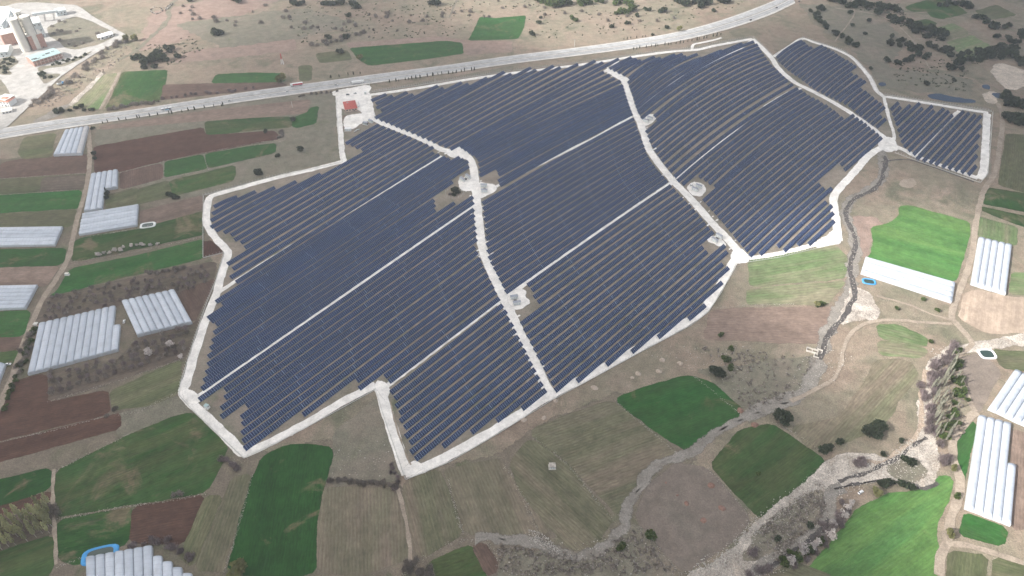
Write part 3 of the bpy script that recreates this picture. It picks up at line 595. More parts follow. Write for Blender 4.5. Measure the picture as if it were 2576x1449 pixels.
# ------------------------------------------------------------------ solar rows
def pv_mat():
    m, nt, b = new_mat('solar_cell_glass'); N, L = nt.nodes, nt.links
    g = N.new('ShaderNodeNewGeometry'); r = ramp(nt, g.outputs['Random Per Island'], [(.003, .013, .062), (.004, .019, .074), (.008, .013, .070), (.003, .021, .062), (.005, .016, .080)], 0, 1)
    n = N.new('ShaderNodeTexNoise'); n.inputs['Scale'].default_value = .035; n.inputs['Detail'].default_value = 4; L.new(g.outputs['Position'], n.inputs['Vector'])
    mr = N.new('ShaderNodeMapRange'); mr.inputs[1].default_value = .3; mr.inputs[2].default_value = .7; mr.inputs[3].default_value = .8; mr.inputs[4].default_value = 1.25; L.new(n.outputs['Fac'], mr.inputs[0])
    h = N.new('ShaderNodeVectorMath'); h.operation = 'SCALE'; L.new(r.outputs[0], h.inputs[0]); L.new(mr.outputs[0], h.inputs['Scale'])
    L.new(h.outputs[0], b.inputs['Base Color']); b.inputs['Roughness'].default_value = .25; b.inputs['IOR'].default_value = 1.35; b.inputs['Specular IOR Level'].default_value = .16
    return m
M_PV = pv_mat()
M_ALU = plain('galvanised_frame', (.27, .36, .50), .55, .0)
M_POST = plain('steel_post', (.38, .39, .40), .5, .6)
ZB, ZFr, DEP, COLW = 2.85, .60, 3.3, 1.85
def row_curve(L, Rr, bulge):
    pts = []
    for i in range(41):
        t = i / 40; pts.append(fp(L[0] + (Rr[0] - L[0]) * t, L[1] + (Rr[1] - L[1]) * t - bulge * 4 * t * (1 - t), ZB))
    return pts
CNT = {'rows': 0, 'cols': 0}
def solar_row(L, Rr, bulge, label, group):
    pts = row_curve(L, Rr, bulge)
    P = np.array([[p.x, p.y] for p in pts]); seg = np.hypot(*(P[1:] - P[:-1]).T); S = np.concatenate([[0], np.cumsum(seg)])
    n = max(2, int(round(S[-1] / COLW))); s = np.linspace(0, S[-1], n + 1)
    X = np.stack([np.interp(s, S, P[:, 0]), np.interp(s, S, P[:, 1])], 1)
    dv = X[1:] - X[:-1]; dv /= np.linalg.norm(dv, axis=1)[:, None]
    nv = np.stack([dv[:, 1], -dv[:, 0]], 1)                       # towards the low edge
    A, B = X[:-1], X[1:]
    o0 = X[0]
    root = empty('solar_panel_row', (o0[0], o0[1], 0)); tag(root, label, 'solar panels', group)
    # per-row unevenness of the terrain
    wob = np.array([mnoise.noise(Vector((x * .02, y * .02, 1.7))) * .18 for x, y in X])
    gx, gy = .115, .05
    def pt(base, nrm, u, lift, wz):          # u 0..1 from high edge to low edge
        z = ZB + (ZFr - ZB) * u
        return np.concatenate([base + nrm * (DEP * u) - o0, (z + lift + wz)[:, None] if hasattr(wz, '__len__') else np.full((len(base), 1), z + lift)], 1)
    nsec = max(1, int(round(n / 28)))
    cuts = np.linspace(0, n, nsec + 1).astype(int)
    for k in range(nsec):
        i0, i1 = cuts[k], cuts[k + 1]
        a, b_, d_, nn = A[i0:i1].copy(), B[i0:i1].copy(), dv[i0:i1], nv[i0:i1]
        a0 = a + d_ * gx; b0 = b_ - d_ * gx
        if k > 0: a0[0] += d_[0] * .25
        wa, wb = wob[i0:i1], wob[i0 + 1:i1 + 1]
        V = []; Q = []; m = i1 - i0
        for j in range(4):
            u0, u1 = j / 4 + gy / DEP, (j + 1) / 4 - gy / DEP
            c = [pt(a0, nn, u0, .05, wa), pt(b0, nn, u0, .05, wb), pt(b0, nn, u1, .05, wb), pt(a0, nn, u1, .05, wa)]
            lo = [q - np.array([0, 0, .04]) for q in c]
            base = len(V) * m
            V += c + lo
            idx = [np.arange(m) + base + t * m for t in range(8)]
            for f in ((3, 2, 1, 0), (0, 1, 5, 4), (1, 2, 6, 5), (2, 3, 7, 6), (3, 0, 4, 7)):
                Q.append(np.stack([idx[t] for t in f], 1))
        me = mesh_np('panel_section', np.concatenate(V), np.concatenate(Q), M_PV)
        o = link('panel_section', me, root); tag(o, kind='stuff')
    # frame sheet under the modules and its posts
    e0 = np.concatenate([nv[:1], nv]); 
    up = [pt(X, e0, 0, 0.0, wob), pt(X, e0, 1, 0.0, wob)]; dn = [q - np.array([0, 0, .07]) for q in up]
    V = np.concatenate(up + dn); m = n + 1; I = np.arange(n); Q = []
    for f in ((0, 1, m + 1, m), (2 * m, 3 * m, 3 * m + 1, 2 * m + 1), (m, m + 1, 3 * m + 1, 3 * m), (0, 2 * m, 2 * m + 1, 1)):
        Q.append(np.stack([I + (f[0]), I + f[1], I + f[2], I + f[3]], 1))
    Q.append(np.array([[0, m, 3 * m, 2 * m], [m - 1, 3 * m - 1, 4 * m - 1, 2 * m - 1]]))
    me = mesh_np('mounting_frame', V, np.concatenate(Q)[:, ::-1], M_ALU)
    link('mounting_frame', me, root)
    pv, pq = [], []
    for i in range(0, n + 1, 3):
        for u in (.16, .84):
            z = ZB + (ZFr - ZB) * u + wob[i] - .06; c = X[i] + e0[i] * DEP * u - o0; w = .07; b0 = len(pv)
            for zz in (0, z):
                pv += [(c[0] - w, c[1] - w, zz), (c[0] + w, c[1] - w, zz), (c[0] + w, c[1] + w, zz), (c[0] - w, c[1] + w, zz)]
            pq += [(b0 + t, b0 + (t + 1) % 4, b0 + 4 + (t + 1) % 4, b0 + 4 + t) for t in range(4)]
    o = link('post_line', mesh_np('post_line', pv, pq, M_POST), root); tag(o, kind='stuff')
    CNT['rows'] += 1; CNT['cols'] += n
def keyed(n, keys):
    ks = sorted(keys); xs = [k for k in ks]
    return [(float(np.interp(i, xs, [keys[k][0] for k in xs])), float(np.interp(i, xs, [keys[k][1] for k in xs]))) for i in range(n)]
ORD = ['first', 'second', 'third', 'fourth', 'fifth', 'sixth', 'seventh', 'eighth', 'ninth', 'tenth', 'eleventh', 'twelfth', 'thirteenth', 'fourteenth', 'fifteenth', 'sixteenth', 'seventeenth', 'eighteenth', 'nineteenth', 'twentieth', 'twenty-first', 'twenty-second', 'twenty-third', 'twenty-fourth', 'twenty-fifth', 'twenty-sixth', 'twenty-seventh']
def block(Ls, Rs, bul, phrase, group, up=False):
    global ZB, ZFr, DEP
    ZB, ZFr, DEP = (3.0, .6, 3.6) if up else (2.85, .6, 3.3)      # taller tables on the rising ground
    n = len(Ls)
    for i in range(n):
        b0, b1 = bul
        solar_row(Ls[i], Rs[i], b0 + (b1 - b0) * i / max(1, n - 1), 'dark blue solar panel row, ' + phrase.format(ORD[i]), group)
block([(771, 1554), (872, 1516), (872, 1547), (857, 1588), (857, 1621), (956, 1578), (936, 1623), (940, 1650), (938, 1685), (942, 1716), (948, 1745), (1177, 1612), (1388, 1480), (1396, 1510), (1497, 1464), (1513, 1483)],
      [(1846, 811), (1848, 833), (1849, 855), (1853, 880), (1855, 903.5), (1857, 927), (1850, 959), (1860, 979), (1870, 1003), (1878, 1024), (1888, 1044), (1899, 1066), (1910, 1088), (1921, 1110), (1931, 1133), (1945, 1158)],
      (0, 0), '{} below the lane under the dense block', 'rows below the dense block')
block([(838, 1173), (862, 1182), (806, 1237), (819, 1250), (838, 1262), (830, 1294), (824, 1326), (816, 1355), (807, 1387), (806, 1418), (799, 1449), (790, 1480), (781.5, 1512)],
      [(1735, 607), (1751, 614), (1791, 608), (1807, 616), (1824, 624), (1826, 643.5), (1763, 704), (1691, 775), (1694, 793), (1695, 813), (1771, 786), (1843, 763), (1845, 784)],
      (4, 2), '{} of the dense block from its upper lane', 'rows of the dense block')
block([(831, 802), (824, 830), (819, 856), (819, 882), (838, 895), (870, 903), (897, 913), (911, 932), (936, 943), (951, 962), (883, 1026), (904, 1044), (895, 1078), (917, 1096)],
      [(924, 762), (995, 742), (1070, 726), (1153, 703), (1248, 674), (1561, 515), (1583, 524), (1602, 532), (1624, 542), (1645, 551), (1667, 560), (1688, 568.6), (1690, 590), (1711, 598)],
      (3, 3), '{} from the outer fence above the dense block', 'rows above the dense block')
block([(1347, 556), (1367, 563), (1386, 573), (1408, 581)], [(1477, 482), (1499, 490), (1520, 498), (1540, 506)],
      (1, 1), '{} of four short rows below the house containers', 'short rows below the house')
block([(1520, 1526), (1536, 1549), (1540, 1580), (1555, 1606), (1557, 1637), (1574, 1663), (1577, 1698), (1595, 1723), (1598, 1759), (1616, 1785), (1723, 1735), (1835, 1681), (1934, 1635), (2033, 1588)],
      [(1958, 1185), (1973, 1208), (1982, 1233), (1997, 1257), (2008, 1282), (2020, 1307), (2033, 1332), (2046, 1358), (2058, 1383), (2071, 1409), (2084, 1434), (2098, 1461), (2112, 1488), (2126, 1514)],
      (0, 0), '{} below the lane of the lowest block', 'rows of the lowest block')
block([(1794, 570), (1808, 580), (1823, 589), (1836, 598), (1852, 607), (1862, 621), (1866, 640), (1868, 661), (1869, 680), (1936, 661), (1943, 677), (1942, 702), (1948, 718)],
      [(2356, 276), (2379, 287), (2398, 301), (2421, 311), (2430, 328), (2434, 341), (2438, 355), (2442, 369), (2447, 383), (2451, 397), (2456, 411), (2461, 425), (2466, 438)],
      (4, 5), '{} below the lane under the highway block', 'rows between the two spine roads, upper part', True)
block([(1880, 789), (1883, 811), (1885, 833), (1887, 855), (1890, 879), (1892, 903), (1894, 927), (1896, 952), (1899, 978), (1904, 1003), (1914, 1025), (1925, 1046), (1936, 1066), (1947, 1088), (1958, 1112), (1969, 1134)],
      keyed(16, {0: (2472, 459), 3: (2490, 510), 6: (2510, 560), 8: (2522, 596), 10: (2540, 628), 12: (2563, 657), 14: (2588, 684), 15: (2601, 698)}),
      (6, 3), '{} below the lane of the twin cabins', 'rows between the two spine roads, middle part', True)
block([(2056, 1108), (2072, 1127), (2080, 1154), (2096, 1173), (2030, 1259), (2042, 1285), (2055, 1310), (2068, 1336), (2081, 1362), (2094, 1388), (2108, 1413), (2121, 1438), (2135, 1465), (2149, 1492), (2162, 1518), (2248, 1481), (2363, 1417), (2462, 1367), (2565, 1310), (2684, 1239)],
      [(2617, 719), (2632, 734), (2647, 752), (2662, 767), (2677, 782), (2693, 797), (2708, 813), (2722, 830), (2737, 848), (2750, 864), (2765, 883), (2781, 899), (2741, 958), (2757, 976), (2827, 952), (2836, 976), (2818, 1024), (2841, 1038), (2816, 1095), (2750, 1184)],
      (3, 0), '{} below the lane rising from the lowest cabins', 'rows between the two spine roads, lower part')
block([(1447, 388), (1464, 400), (1466, 417), (1484, 427), (1461, 456), (1481, 465), (1500, 472), (1520, 480), (1540, 489), (1559, 497), (1581, 505), (1602, 514), (1624, 523), (1643, 532), (1665, 541), (1686, 550), (1709, 559), (1731, 567), (1754, 577)],
      [(1505, 363), (1530, 369), (1587, 355), (1610, 363), (1707, 330), (1728, 338), (1800, 317), (1826, 322), (1899, 299), (1967, 276), (1994, 284), (2070, 260), (2091, 268), (2159, 252), (2186, 258), (2254, 245), (2322, 233), (2352, 239), (2414, 225)],
      (0, 3), '{} from the house corner in the highway block', 'rows along the highway', True)
block([(2377, 264), (2392, 272), (2410, 281), (2430, 290), (2452, 303), (2449, 320), (2455, 338), (2461, 354), (2467, 370), (2472, 386), (2476, 402), (2481, 417), (2487, 431)],
      [(2464, 219), (2484, 225), (2501, 231), (2555, 217), (2579, 221), (2635, 208), (2664, 206), (2678, 215), (2722, 206), (2738, 221), (2818, 192), (2897, 165), (2942, 157)],
      (1, 27), '{} above the curving lane from the fence', 'rows above the curving lane', True)
block([(2491, 440), (2500, 457), (2551, 450), (2562, 466), (2519, 512), (2527, 531), (2534, 550), (2545, 569), (2556, 588), (2568, 606), (2580, 624), (2596, 644), (2612, 664), (2630, 684)],
      keyed(14, {0: (2957, 169), 2: (2972, 195), 4: (2990, 222), 6: (3012, 250), 8: (3037, 273), 11: (3074, 308), 13: (3113, 339)}),
      (28, 20), '{} below the curving lane', 'rows below the curving lane', True)
block([(2642, 701), (2660, 714), (2727, 687), (2747, 699), (2764, 711), (2787, 724), (2743, 779), (2758, 795), (2772, 812), (2787, 828), (2802, 846), (2817, 861), (2831, 879), (2845, 897), (2862, 917), (2876, 934), (2891, 952), (2907, 971), (2923, 992), (2963, 986), (3032, 956), (3057, 973), (3111, 950), (3153, 948)],
      [(3129, 348), (3144, 359), (3160, 370), (3177, 379), (3195, 387), (3210, 398), (3228, 406), (3243, 418), (3259, 429), (3272, 441), (3288, 453), (3332, 443), (3348, 456), (3365, 467), (3380, 478), (3394, 491), (3411, 503), (3198, 712), (3214, 728), (3245, 728), (3223, 782), (3245, 796), (3251, 824), (3254, 855)],
      (20, 0), '{} below the upper lane of the end block', 'rows of the large end block', True)
block([(3279, 639), (3293, 658)], [(3427, 517), (3440, 530)], (0, 0), '{} of two short ones beyond the bare patch', 'short rows above the stream', True)
block([(3030, 221), (3037, 235), (3048, 246), (3061, 257), (3073, 268), (3087, 278), (3100, 288), (3115, 297), (3129, 308), (3143, 318), (3157, 329), (3171, 338), (3187, 349), (3205, 357), (3221, 368), (3239, 375), (3257, 383), (3274, 391), (3293, 400), (3311, 410), (3324, 420), (3340, 435), (3353, 445), (3369, 458), (3384, 470), (3400, 481), (3419, 491)],
      [(3131, 154), (3142, 162), (3153, 173), (3169, 179), (3211, 173), (3226, 181), (3240, 190), (3255, 198), (3268, 208), (3281, 217), (3294, 225), (3311, 233), (3326, 243), (3340, 252), (3326, 282), (3346, 289), (3363, 303), (3377, 311), (3363, 342), (3381, 352), (3394, 363), (3408, 375), (3423, 388), (3439, 398), (3452, 412), (3439, 447), (3456, 458)],
      (7, 0), '{} from the top of the fenced upper block', 'rows of the fenced upper block', True)
block([(3475, 424), (3483, 445), (3490, 464), (3496, 482), (3503, 507), (3510, 528), (3517, 551), (3527, 569), (3544, 584), (3563, 598), (3576, 617), (3601, 625), (3627, 632), (3649, 639), (3676, 648), (3701, 654), (3726, 661), (3751, 669), (3777, 677)],
      [(3506, 395), (3515, 412), (3552, 405), (3589, 397), (3600, 416), (3638, 407), (3645, 426), (3683, 418), (3702, 428), (3717, 443), (3761, 428), (3782, 435), (3806, 442), (3829, 446), (3828, 482), (3821, 520), (3816, 560), (3812, 599), (3809, 640)],
      (0, 0), '{} of the smallest block from the thin lane', 'rows of the smallest block', True)
print('solar rows', CNT)
# ------------------------------------------------------------------ object materials
W_PAINT = plain('white_paint', (.78, .78, .77), .6, vary=.04)
W_ROOFG = plain('grey_roof_sheet', (.30, .32, .36), .6, vary=.08)
W_DARK = plain('dark_steel', (.07, .075, .08), .6)
W_GLASS = plain('window_glass', (.03, .04, .05), .12, spec=.6)
W_TYRE = plain('tyre_rubber', (.02, .02, .02), .9)
W_CONC = plain('concrete', (.64, .615, .56), .85, vary=.10, scale=.15)
W_BRICK = plain('brick_wall', (.40, .235, .19), .9, vary=.14, scale=.3)
W_PLASTER = plain('pink_plaster', (.74, .58, .48), .85, vary=.05)
W_TILE = plain('red_roof_tile', (.42, .10, .08), .75, vary=.15, scale=.8)
W_TILE2 = plain('faded_roof_tile', (.50, .23, .17), .8, vary=.15, scale=.6)
W_TEAL = plain('pale_teal_roof_sheet', (.36, .47, .47), .55, vary=.07, scale=.1)
W_SHED = plain('pale_shed_sheet', (.60, .65, .66), .6, vary=.06, scale=.2)
W_STONE = plain('rubble_stone', (.42, .385, .34), .95, vary=.3, scale=.5)
W_STONE2 = plain('white_limestone', (.56, .52, .47), .95, vary=.2, scale=.5)
W_POSTC = plain('concrete_post', (.62, .61, .58), .85)
W_NET = plain('fence_wire', (.40, .41, .42), .5, .5)
W_BARK = plain('grey_bark', (.24, .20, .165), .95, vary=.2, scale=2)
W_BARKW = plain('pale_poplar_bark', (.46, .42, .36), .9, vary=.15, scale=1)
W_BLUE = plain('blue_liner', (.06, .30, .62), .45, vary=.15, scale=.4)
W_LINER = plain('white_liner', (.70, .71, .70), .55, vary=.08)
W_POOL = plain('green_water', (.035, .06, .05), .1, spec=.6)
def leafy(name, c0, c1, c2, trans=.4):
    m, nt, b = new_mat(name); N, L = nt.nodes, nt.links
    g = N.new('ShaderNodeNewGeometry'); oi = N.new('ShaderNodeObjectInfo')
    r = ramp(nt, g.outputs['Random Per Island'], [c0, c1, c2], 0, 1)
    mr = N.new('ShaderNodeMapRange'); mr.inputs[3].default_value = .75; mr.inputs[4].default_value = 1.3; L.new(oi.outputs['Random'], mr.inputs[0])
    h = N.new('ShaderNodeVectorMath'); h.operation = 'SCALE'; L.new(r.outputs[0], h.inputs[0]); L.new(mr.outputs[0], h.inputs['Scale'])
    L.new(h.outputs[0], b.inputs['Base Color']); b.inputs['Roughness'].default_value = .85; b.inputs['Specular IOR Level'].default_value = .15
    tl = N.new('ShaderNodeBsdfTranslucent'); L.new(h.outputs[0], tl.inputs[0]); mx = N.new('ShaderNodeMixShader'); mx.inputs[0].default_value = trans
    L.new(b.outputs[0], mx.inputs[1]); L.new(tl.outputs[0], mx.inputs[2]); L.new(mx.outputs[0], N['Material Output'].inputs[0])
    return m
F_EVER = leafy('evergreen_leaf', (.030, .046, .026), (.05, .068, .038), (.075, .09, .052))
F_GREEN = leafy('fresh_leaf', (.05, .085, .025), (.08, .12, .035), (.11, .14, .045))
F_YELL = leafy('spring_leaf', (.16, .17, .07), (.21, .21, .09), (.26, .24, .12))
F_GREY = leafy('bare_twig', (.19, .165, .145), (.25, .22, .195), (.31, .275, .245))
F_VIOL = leafy('reddish_twig', (.185, .145, .145), (.245, .20, .20), (.30, .255, .25))
F_BLOS = leafy('pale_blossom', (.55, .49, .47), (.66, .61, .58), (.45, .40, .38))
F_POP = leafy('poplar_leaf', (.46, .46, .26), (.54, .53, .31), (.38, .38, .21), .5)
F_WPOP = leafy('white_poplar_twig', (.36, .36, .28), (.46, .45, .37), (.30, .30, .23), .5)

# ------------------------------------------------------------------ plants
def crown_mesh(name, seed, n, rx, rz, zc, leaf, mat, shape='dome', lumps=5):
    r = np.random.default_rng(seed)
    cen = [np.array([0, 0, zc])]
    for _ in range(lumps):
        a = r.uniform(0, 2 * math.pi); q = r.uniform(.25, .7)
        cen.append(np.array([math.cos(a) * q * rx, math.sin(a) * q * rx, zc + r.uniform(-.3, .45) * rz]))
    V, Q = [], []
    for i in range(n):
        if shape == 'spire':
            t = r.uniform(0, 1); rad = rx * (math.sin(math.pi * min(1, .12 + .88 * t)) ** .8) * r.uniform(.2, 1.0); a = r.uniform(0, 2 * math.pi)
            c = np.array([math.cos(a) * rad, math.sin(a) * rad, zc - rz + 2 * rz * t])
        else:
            k = cen[r.integers(len(cen))]; d = r.normal(size=3); d /= np.linalg.norm(d); q = r.uniform(.55, 1.0)
            lr = rx * .62
            c = k + d * q * np.array([lr, lr, rz * .62]); c[2] = max(c[2], leaf * .4)
        s = leaf * r.uniform(.6, 1.4); u = r.normal(size=3); u /= np.linalg.norm(u); w = np.cross(u, r.normal(size=3)); w /= np.linalg.norm(w)
        if shape == 'twig': u[2] = abs(u[2]) + .8; u /= np.linalg.norm(u); su, sw = s * 1.9, s * .16
        elif shape == 'spire': u = np.array([r.normal() * .25, r.normal() * .25, 1.0]); u /= np.linalg.norm(u); w = np.cross(u, r.normal(size=3)); w /= np.linalg.norm(w); su, sw = s * 1.5, s * .42
        else: su, sw = s, s * .75
        b0 = len(V); V += [c - u * su - w * sw, c + u * su - w * sw, c + u * su * .8 + w * sw, c - u * su * .9 + w * sw]; Q.append((b0, b0 + 1, b0 + 2, b0 + 3))
    return mesh_np(name, V, Q, mat)
def trunk_mesh(h, r0, mat, limbs=4, seed=0, spread=.4):
    rr = random.Random(seed); mb = MB(); mb.tube((0, 0, -.1), (0, 0, h * .55), r0, r0 * .7, mat, 6); mb.tube((0, 0, h * .55), (0, 0, h), r0 * .7, r0 * .25, mat, 5)
    for i in range(limbs):
        a = rr.uniform(0, 6.28); z = h * rr.uniform(.35, .7); L_ = h * spread * rr.uniform(.7, 1.2)
        mb.tube((0, 0, z), (math.cos(a) * L_, math.sin(a) * L_, z + L_ * .9), r0 * .45, r0 * .12, mat, 4)
    return mb.mesh('trunk')
class Plant:
    """variants of one kind of plant; each planted copy is a thing with crown and trunk"""
    def __init__(s, name, cat, variants, crown='crown', trunk='trunk'): s.name, s.cat, s.v, s.c, s.t, s.n = name, cat, variants, crown, trunk, 0
    def put(s, p, size, label, group, rnd=random):
        cm, tm = s.v[s.n % len(s.v)]; s.n += 1
        o = empty(s.name, (p.x, p.y, p.z)); o.rotation_euler = (0, 0, rnd.uniform(0, 6.28)); sz = size * rnd.uniform(.92, 1.08); o.scale = (size, size, sz)
        tag(o, label, s.cat, group); link(s.c, cm, o); link(s.t, tm, o); return o
EVER = Plant('evergreen_shrub', 'shrub', [(crown_mesh('foliage', 10 + i, 210, 1.0, .75, .62, .19, F_EVER, lumps=5), trunk_mesh(.8, .09, W_BARK, 3, i)) for i in range(5)], 'foliage', 'stem')
BUSH = Plant('green_bush', 'shrub', [(crown_mesh('foliage', 30 + i, 190, 1.0, .75, .6, .19, F_GREEN, lumps=4), trunk_mesh(.8, .09, W_BARK, 3, i)) for i in range(3)], 'foliage', 'stem')
BARE = Plant('bare_shrub', 'shrub', [(crown_mesh('twigs', 50 + i, 260, 1.0, .8, .6, .19, F_GREY, 'twig', 5), trunk_mesh(.8, .08, W_BARK, 5, i)) for i in range(4)], 'twigs', 'stem')
VIOL = Plant('bare_shrub', 'shrub', [(crown_mesh('twigs', 70 + i, 260, 1.0, .8, .6, .19, F_VIOL, 'twig', 5), trunk_mesh(.8, .08, W_BARK, 5, i)) for i in range(4)], 'twigs', 'stem')
CYPR = Plant('cypress_sapling', 'tree', [(crown_mesh('crown', 90 + i, 120, .34, .95, 1.05, .14, F_EVER, 'spire'), trunk_mesh(.6, .06, W_BARK, 0, i)) for i in range(3)])
ORCH = Plant('orchard_tree', 'tree', [(crown_mesh('crown', 110 + i, 240, 1.0, .7, 1.1, .17, F_VIOL if i % 2 else F_GREY, 'twig', 6), trunk_mesh(1.1, .09, W_BARK, 6, i, .55)) for i in range(4)])
BLOS = Plant('blossom_tree', 'tree', [(crown_mesh('crown', 130 + i, 240, 1.0, .75, 1.1, .15, F_BLOS, lumps=6), trunk_mesh(1.1, .1, W_BARK, 5, i)) for i in range(3)])
YELL = Plant('spring_tree', 'tree', [(crown_mesh('crown', 150 + i, 420, 1.0, .9, 1.2, .15, F_YELL, lumps=7), trunk_mesh(1.2, .11, W_BARK, 5, i)) for i in range(2)])
OAK = Plant('evergreen_oak', 'tree', [(crown_mesh('crown', 170 + i, 1100, 1.0, .62, .75, .10, F_EVER, lumps=11), trunk_mesh(.9, .1, W_BARK, 5, i)) for i in range(2)])
POPL = Plant('poplar_tree', 'tree', [(crown_mesh('crown', 190 + i, 130, .115, .34, .64, .036, F_POP, 'spire'), trunk_mesh(.85, .016, W_BARKW, 3, i, .12)) for i in range(4)])
WPOP = Plant('white_poplar', 'tree', [(crown_mesh('crown', 210 + i, 150, .045, .42, .55, .032, F_WPOP, 'spire'), trunk_mesh(.85, .016, W_BARKW, 4, i, .12)) for i in range(4)])

def scatter(plant, spots, label, group):
    for x, y, s in spots: plant.put(at(x, y), s, label, group)
def along(line, n, s0, s1, jit, seed=0):
    rr = random.Random(seed + int(line[0][0])); out = []
    ps = [at(*p) for p in line]; d = [(c - a).length for a, c in zip(ps[:-1], ps[1:])]; T = sum(d)
    for i in range(n):
        t = (i + rr.random()) / n * T; k = 0
        while k < len(d) - 1 and t > d[k]: t -= d[k]; k += 1
        p = ps[k].lerp(ps[k + 1], min(1, t / max(d[k], .01))); out.append((p + Vector((rr.gauss(0, jit), rr.gauss(0, jit), 0)), rr.uniform(s0, s1)))
    return out
def plant_along(plant, line, n, s0, s1, jit, label, group):
    for p, s in along(line, n, s0, s1, jit): plant.put(p, s, label, group)
def inside(pts, x, y):
    c = False; j = len(pts) - 1
    for i in range(len(pts)):
        if (pts[i].y > y) != (pts[j].y > y) and x < (pts[j].x - pts[i].x) * (y - pts[i].y) / (pts[j].y - pts[i].y) + pts[i].x: c = not c
        j = i
    return c
def in_area(dpts, n, seed=0, mind=0.0):
    ps = [at(*p) for p in dpts]; rr = random.Random(seed); x0, x1 = min(p.x for p in ps), max(p.x for p in ps); y0, y1 = min(p.y for p in ps), max(p.y for p in ps); out = []; k = 0
    while len(out) < n and k < n * 60:
        k += 1; x, y = rr.uniform(x0, x1), rr.uniform(y0, y1)
        if inside(ps, x, y) and all((x - q.x) ** 2 + (y - q.y) ** 2 > mind * mind for q in out): out.append(Vector((x, y, 0)))
    return out

G_SL = 'evergreen shrubs on the dry slope'; L_SL = 'dark evergreen shrub on the dry slope beyond the highway'
scatter(EVER, [(739, 10, 5), (745, 15, 7), (755, 14, 5), (764, 10, 4), (815, 12, 5), (825, 13, 6), (838, 14, 5), (848, 12, 5), (860, 13, 6), (889, 19, 8), (897, 20, 7), (877, 43, 5), (870, 98, 6), (824, 96, 4), (830, 97, 4), (857, 134, 5), (852, 133, 4), (1086, 12, 6), (1097, 14, 7), (1106, 11, 5),
 (545, 88, 7), (556, 87, 6), (350, 149, 6), (365, 162, 6), (372, 154, 6), (380, 157, 7), (388, 153, 6), (400, 150, 6), (412, 153, 7), (420, 155, 5), (394, 139, 6), (402, 136, 6), (428, 131, 5), (432, 126, 5), (448, 147, 5), (365, 172, 5), (390, 172, 5), (590, 4, 7), (600, 8, 6), (480, 3, 5), (340, 150, 5), (358, 150, 5), (385, 145, 5), (416, 122, 4)], L_SL, G_SL)
L_GR = 'light green shrub clump in the sunlit hollow beyond the highway'
scatter(BUSH, [(1355, 5, 7), (1370, 8, 8), (1382, 14, 8), (1395, 18, 9), (1408, 16, 10), (1420, 12, 9), (1432, 12, 7), (1460, 13, 7), (1472, 10, 8), (1482, 11, 6), (1505, 5, 6), (1515, 8, 5), (1546, 12, 6), (1558, 8, 6), (1572, 7, 6), (1580, 14, 7), (1588, 18, 7), (1562, 35, 6), (1572, 36, 6), (1585, 30, 6), (1592, 27, 6), (1550, 37, 4), (1440, 50, 5), (1447, 54, 4)], L_GR, 'green shrubs in the sunlit hollow')
scatter(EVER, [(1702, 4, 6), (1710, 8, 6), (1720, 15, 7), (1730, 12, 6), (1757, 10, 7), (1768, 13, 8), (1778, 11, 7), (1762, 20, 6), (1810, 5, 8), (1820, 9, 7), (1832, 6, 6), (1625, 26, 4), (1632, 28, 4), (1663, 32, 5), (1672, 30, 5), (1538, 69, 4), (1578, 61, 4), (1602, 42, 4), (1338, 88, 5), (1356, 60, 4), (1361, 46, 3), (1744, 9, 4), (1795, 30, 4), (1676, 72, 4), (1642, 90, 2.5)], L_SL, G_SL)
L_UP = 'dark evergreen shrub standing alone on the slope above the fenced block'; G_UP = 'lone evergreen shrubs above the fenced block'
for line, n, s0, s1, j, w in (([(2040, 28), (2052, 50), (2078, 75)], 9, 3, 5, 2.5, 'in the hedge climbing to the highway bend'), ([(2092, 78), (2115, 92), (2135, 105), (2150, 122)], 10, 3, 5.5, 3, 'in the gully beside the fenced block'),
   ([(2100, 5), (2140, 12), (2190, 22), (2250, 24)], 20, 4.5, 7.5, 8, 'of the long thicket on the ridge'), ([(2230, 45), (2260, 55), (2300, 68), (2350, 82), (2370, 98)], 22, 4.5, 7, 7, 'bordering the small green terraces'), ([(2370, 12), (2400, 15), (2440, 22)], 11, 4, 7, 8, 'above the topmost green terrace'),
   ([(2250, 118), (2290, 122), (2320, 128)], 9, 4, 6, 5, 'of the cluster in mid slope'), ([(2310, 115), (2350, 122), (2390, 130), (2420, 145)], 12, 4, 6, 6, 'below the pale green terrace'), ([(2300, 142), (2330, 145), (2230, 160), (2270, 160)], 10, 3.5, 6, 5, 'of the lower cluster on the bare slope'),
   ([(2440, 150), (2470, 145), (2500, 140), (2520, 120)], 14, 5, 8, 8, 'of the dense thicket by the stream'), ([(2455, 40), (2490, 60), (2520, 75), (2540, 70)], 12, 4, 6, 5, 'in the hedge beside the olive terrace'), ([(2540, 140), (2560, 155), (2585, 165)], 9, 5, 8, 8, 'above the pale rock outcrop'), ([(2525, 255), (2550, 270), (2585, 275)], 11, 5, 8, 9, 'near the rock shelf and track'), ([(2550, 305), (2585, 320)], 9, 5, 8, 8, 'above the striped corner field'), ([(2520, 95), (2545, 110), (2575, 80)], 8, 4, 6, 6, 'along the far stream')):
    plant_along(EVER, line, n, s0, s1, j, 'dark evergreen shrub ' + w, 'evergreen shrubs ' + w)
scatter(EVER, [(2062, 25, 6), (2068, 28, 5), (2138, 35, 5), (2142, 66, 3.5), (2176, 88, 3.5), (2184, 54, 4), (2242, 95, 4), (2258, 106, 4), (2270, 107, 5), (2330, 95, 6), (2392, 174, 6), (2408, 165, 7), (2415, 160, 7), (2418, 178, 4), (2330, 214, 4), (2400, 204, 3), (2190, 175, 3), (2528, 240, 6)], L_UP, G_UP)
GB = 'bare shrubs on the upper slope'; LB = 'grey leafless shrub on the slope beyond the highway'
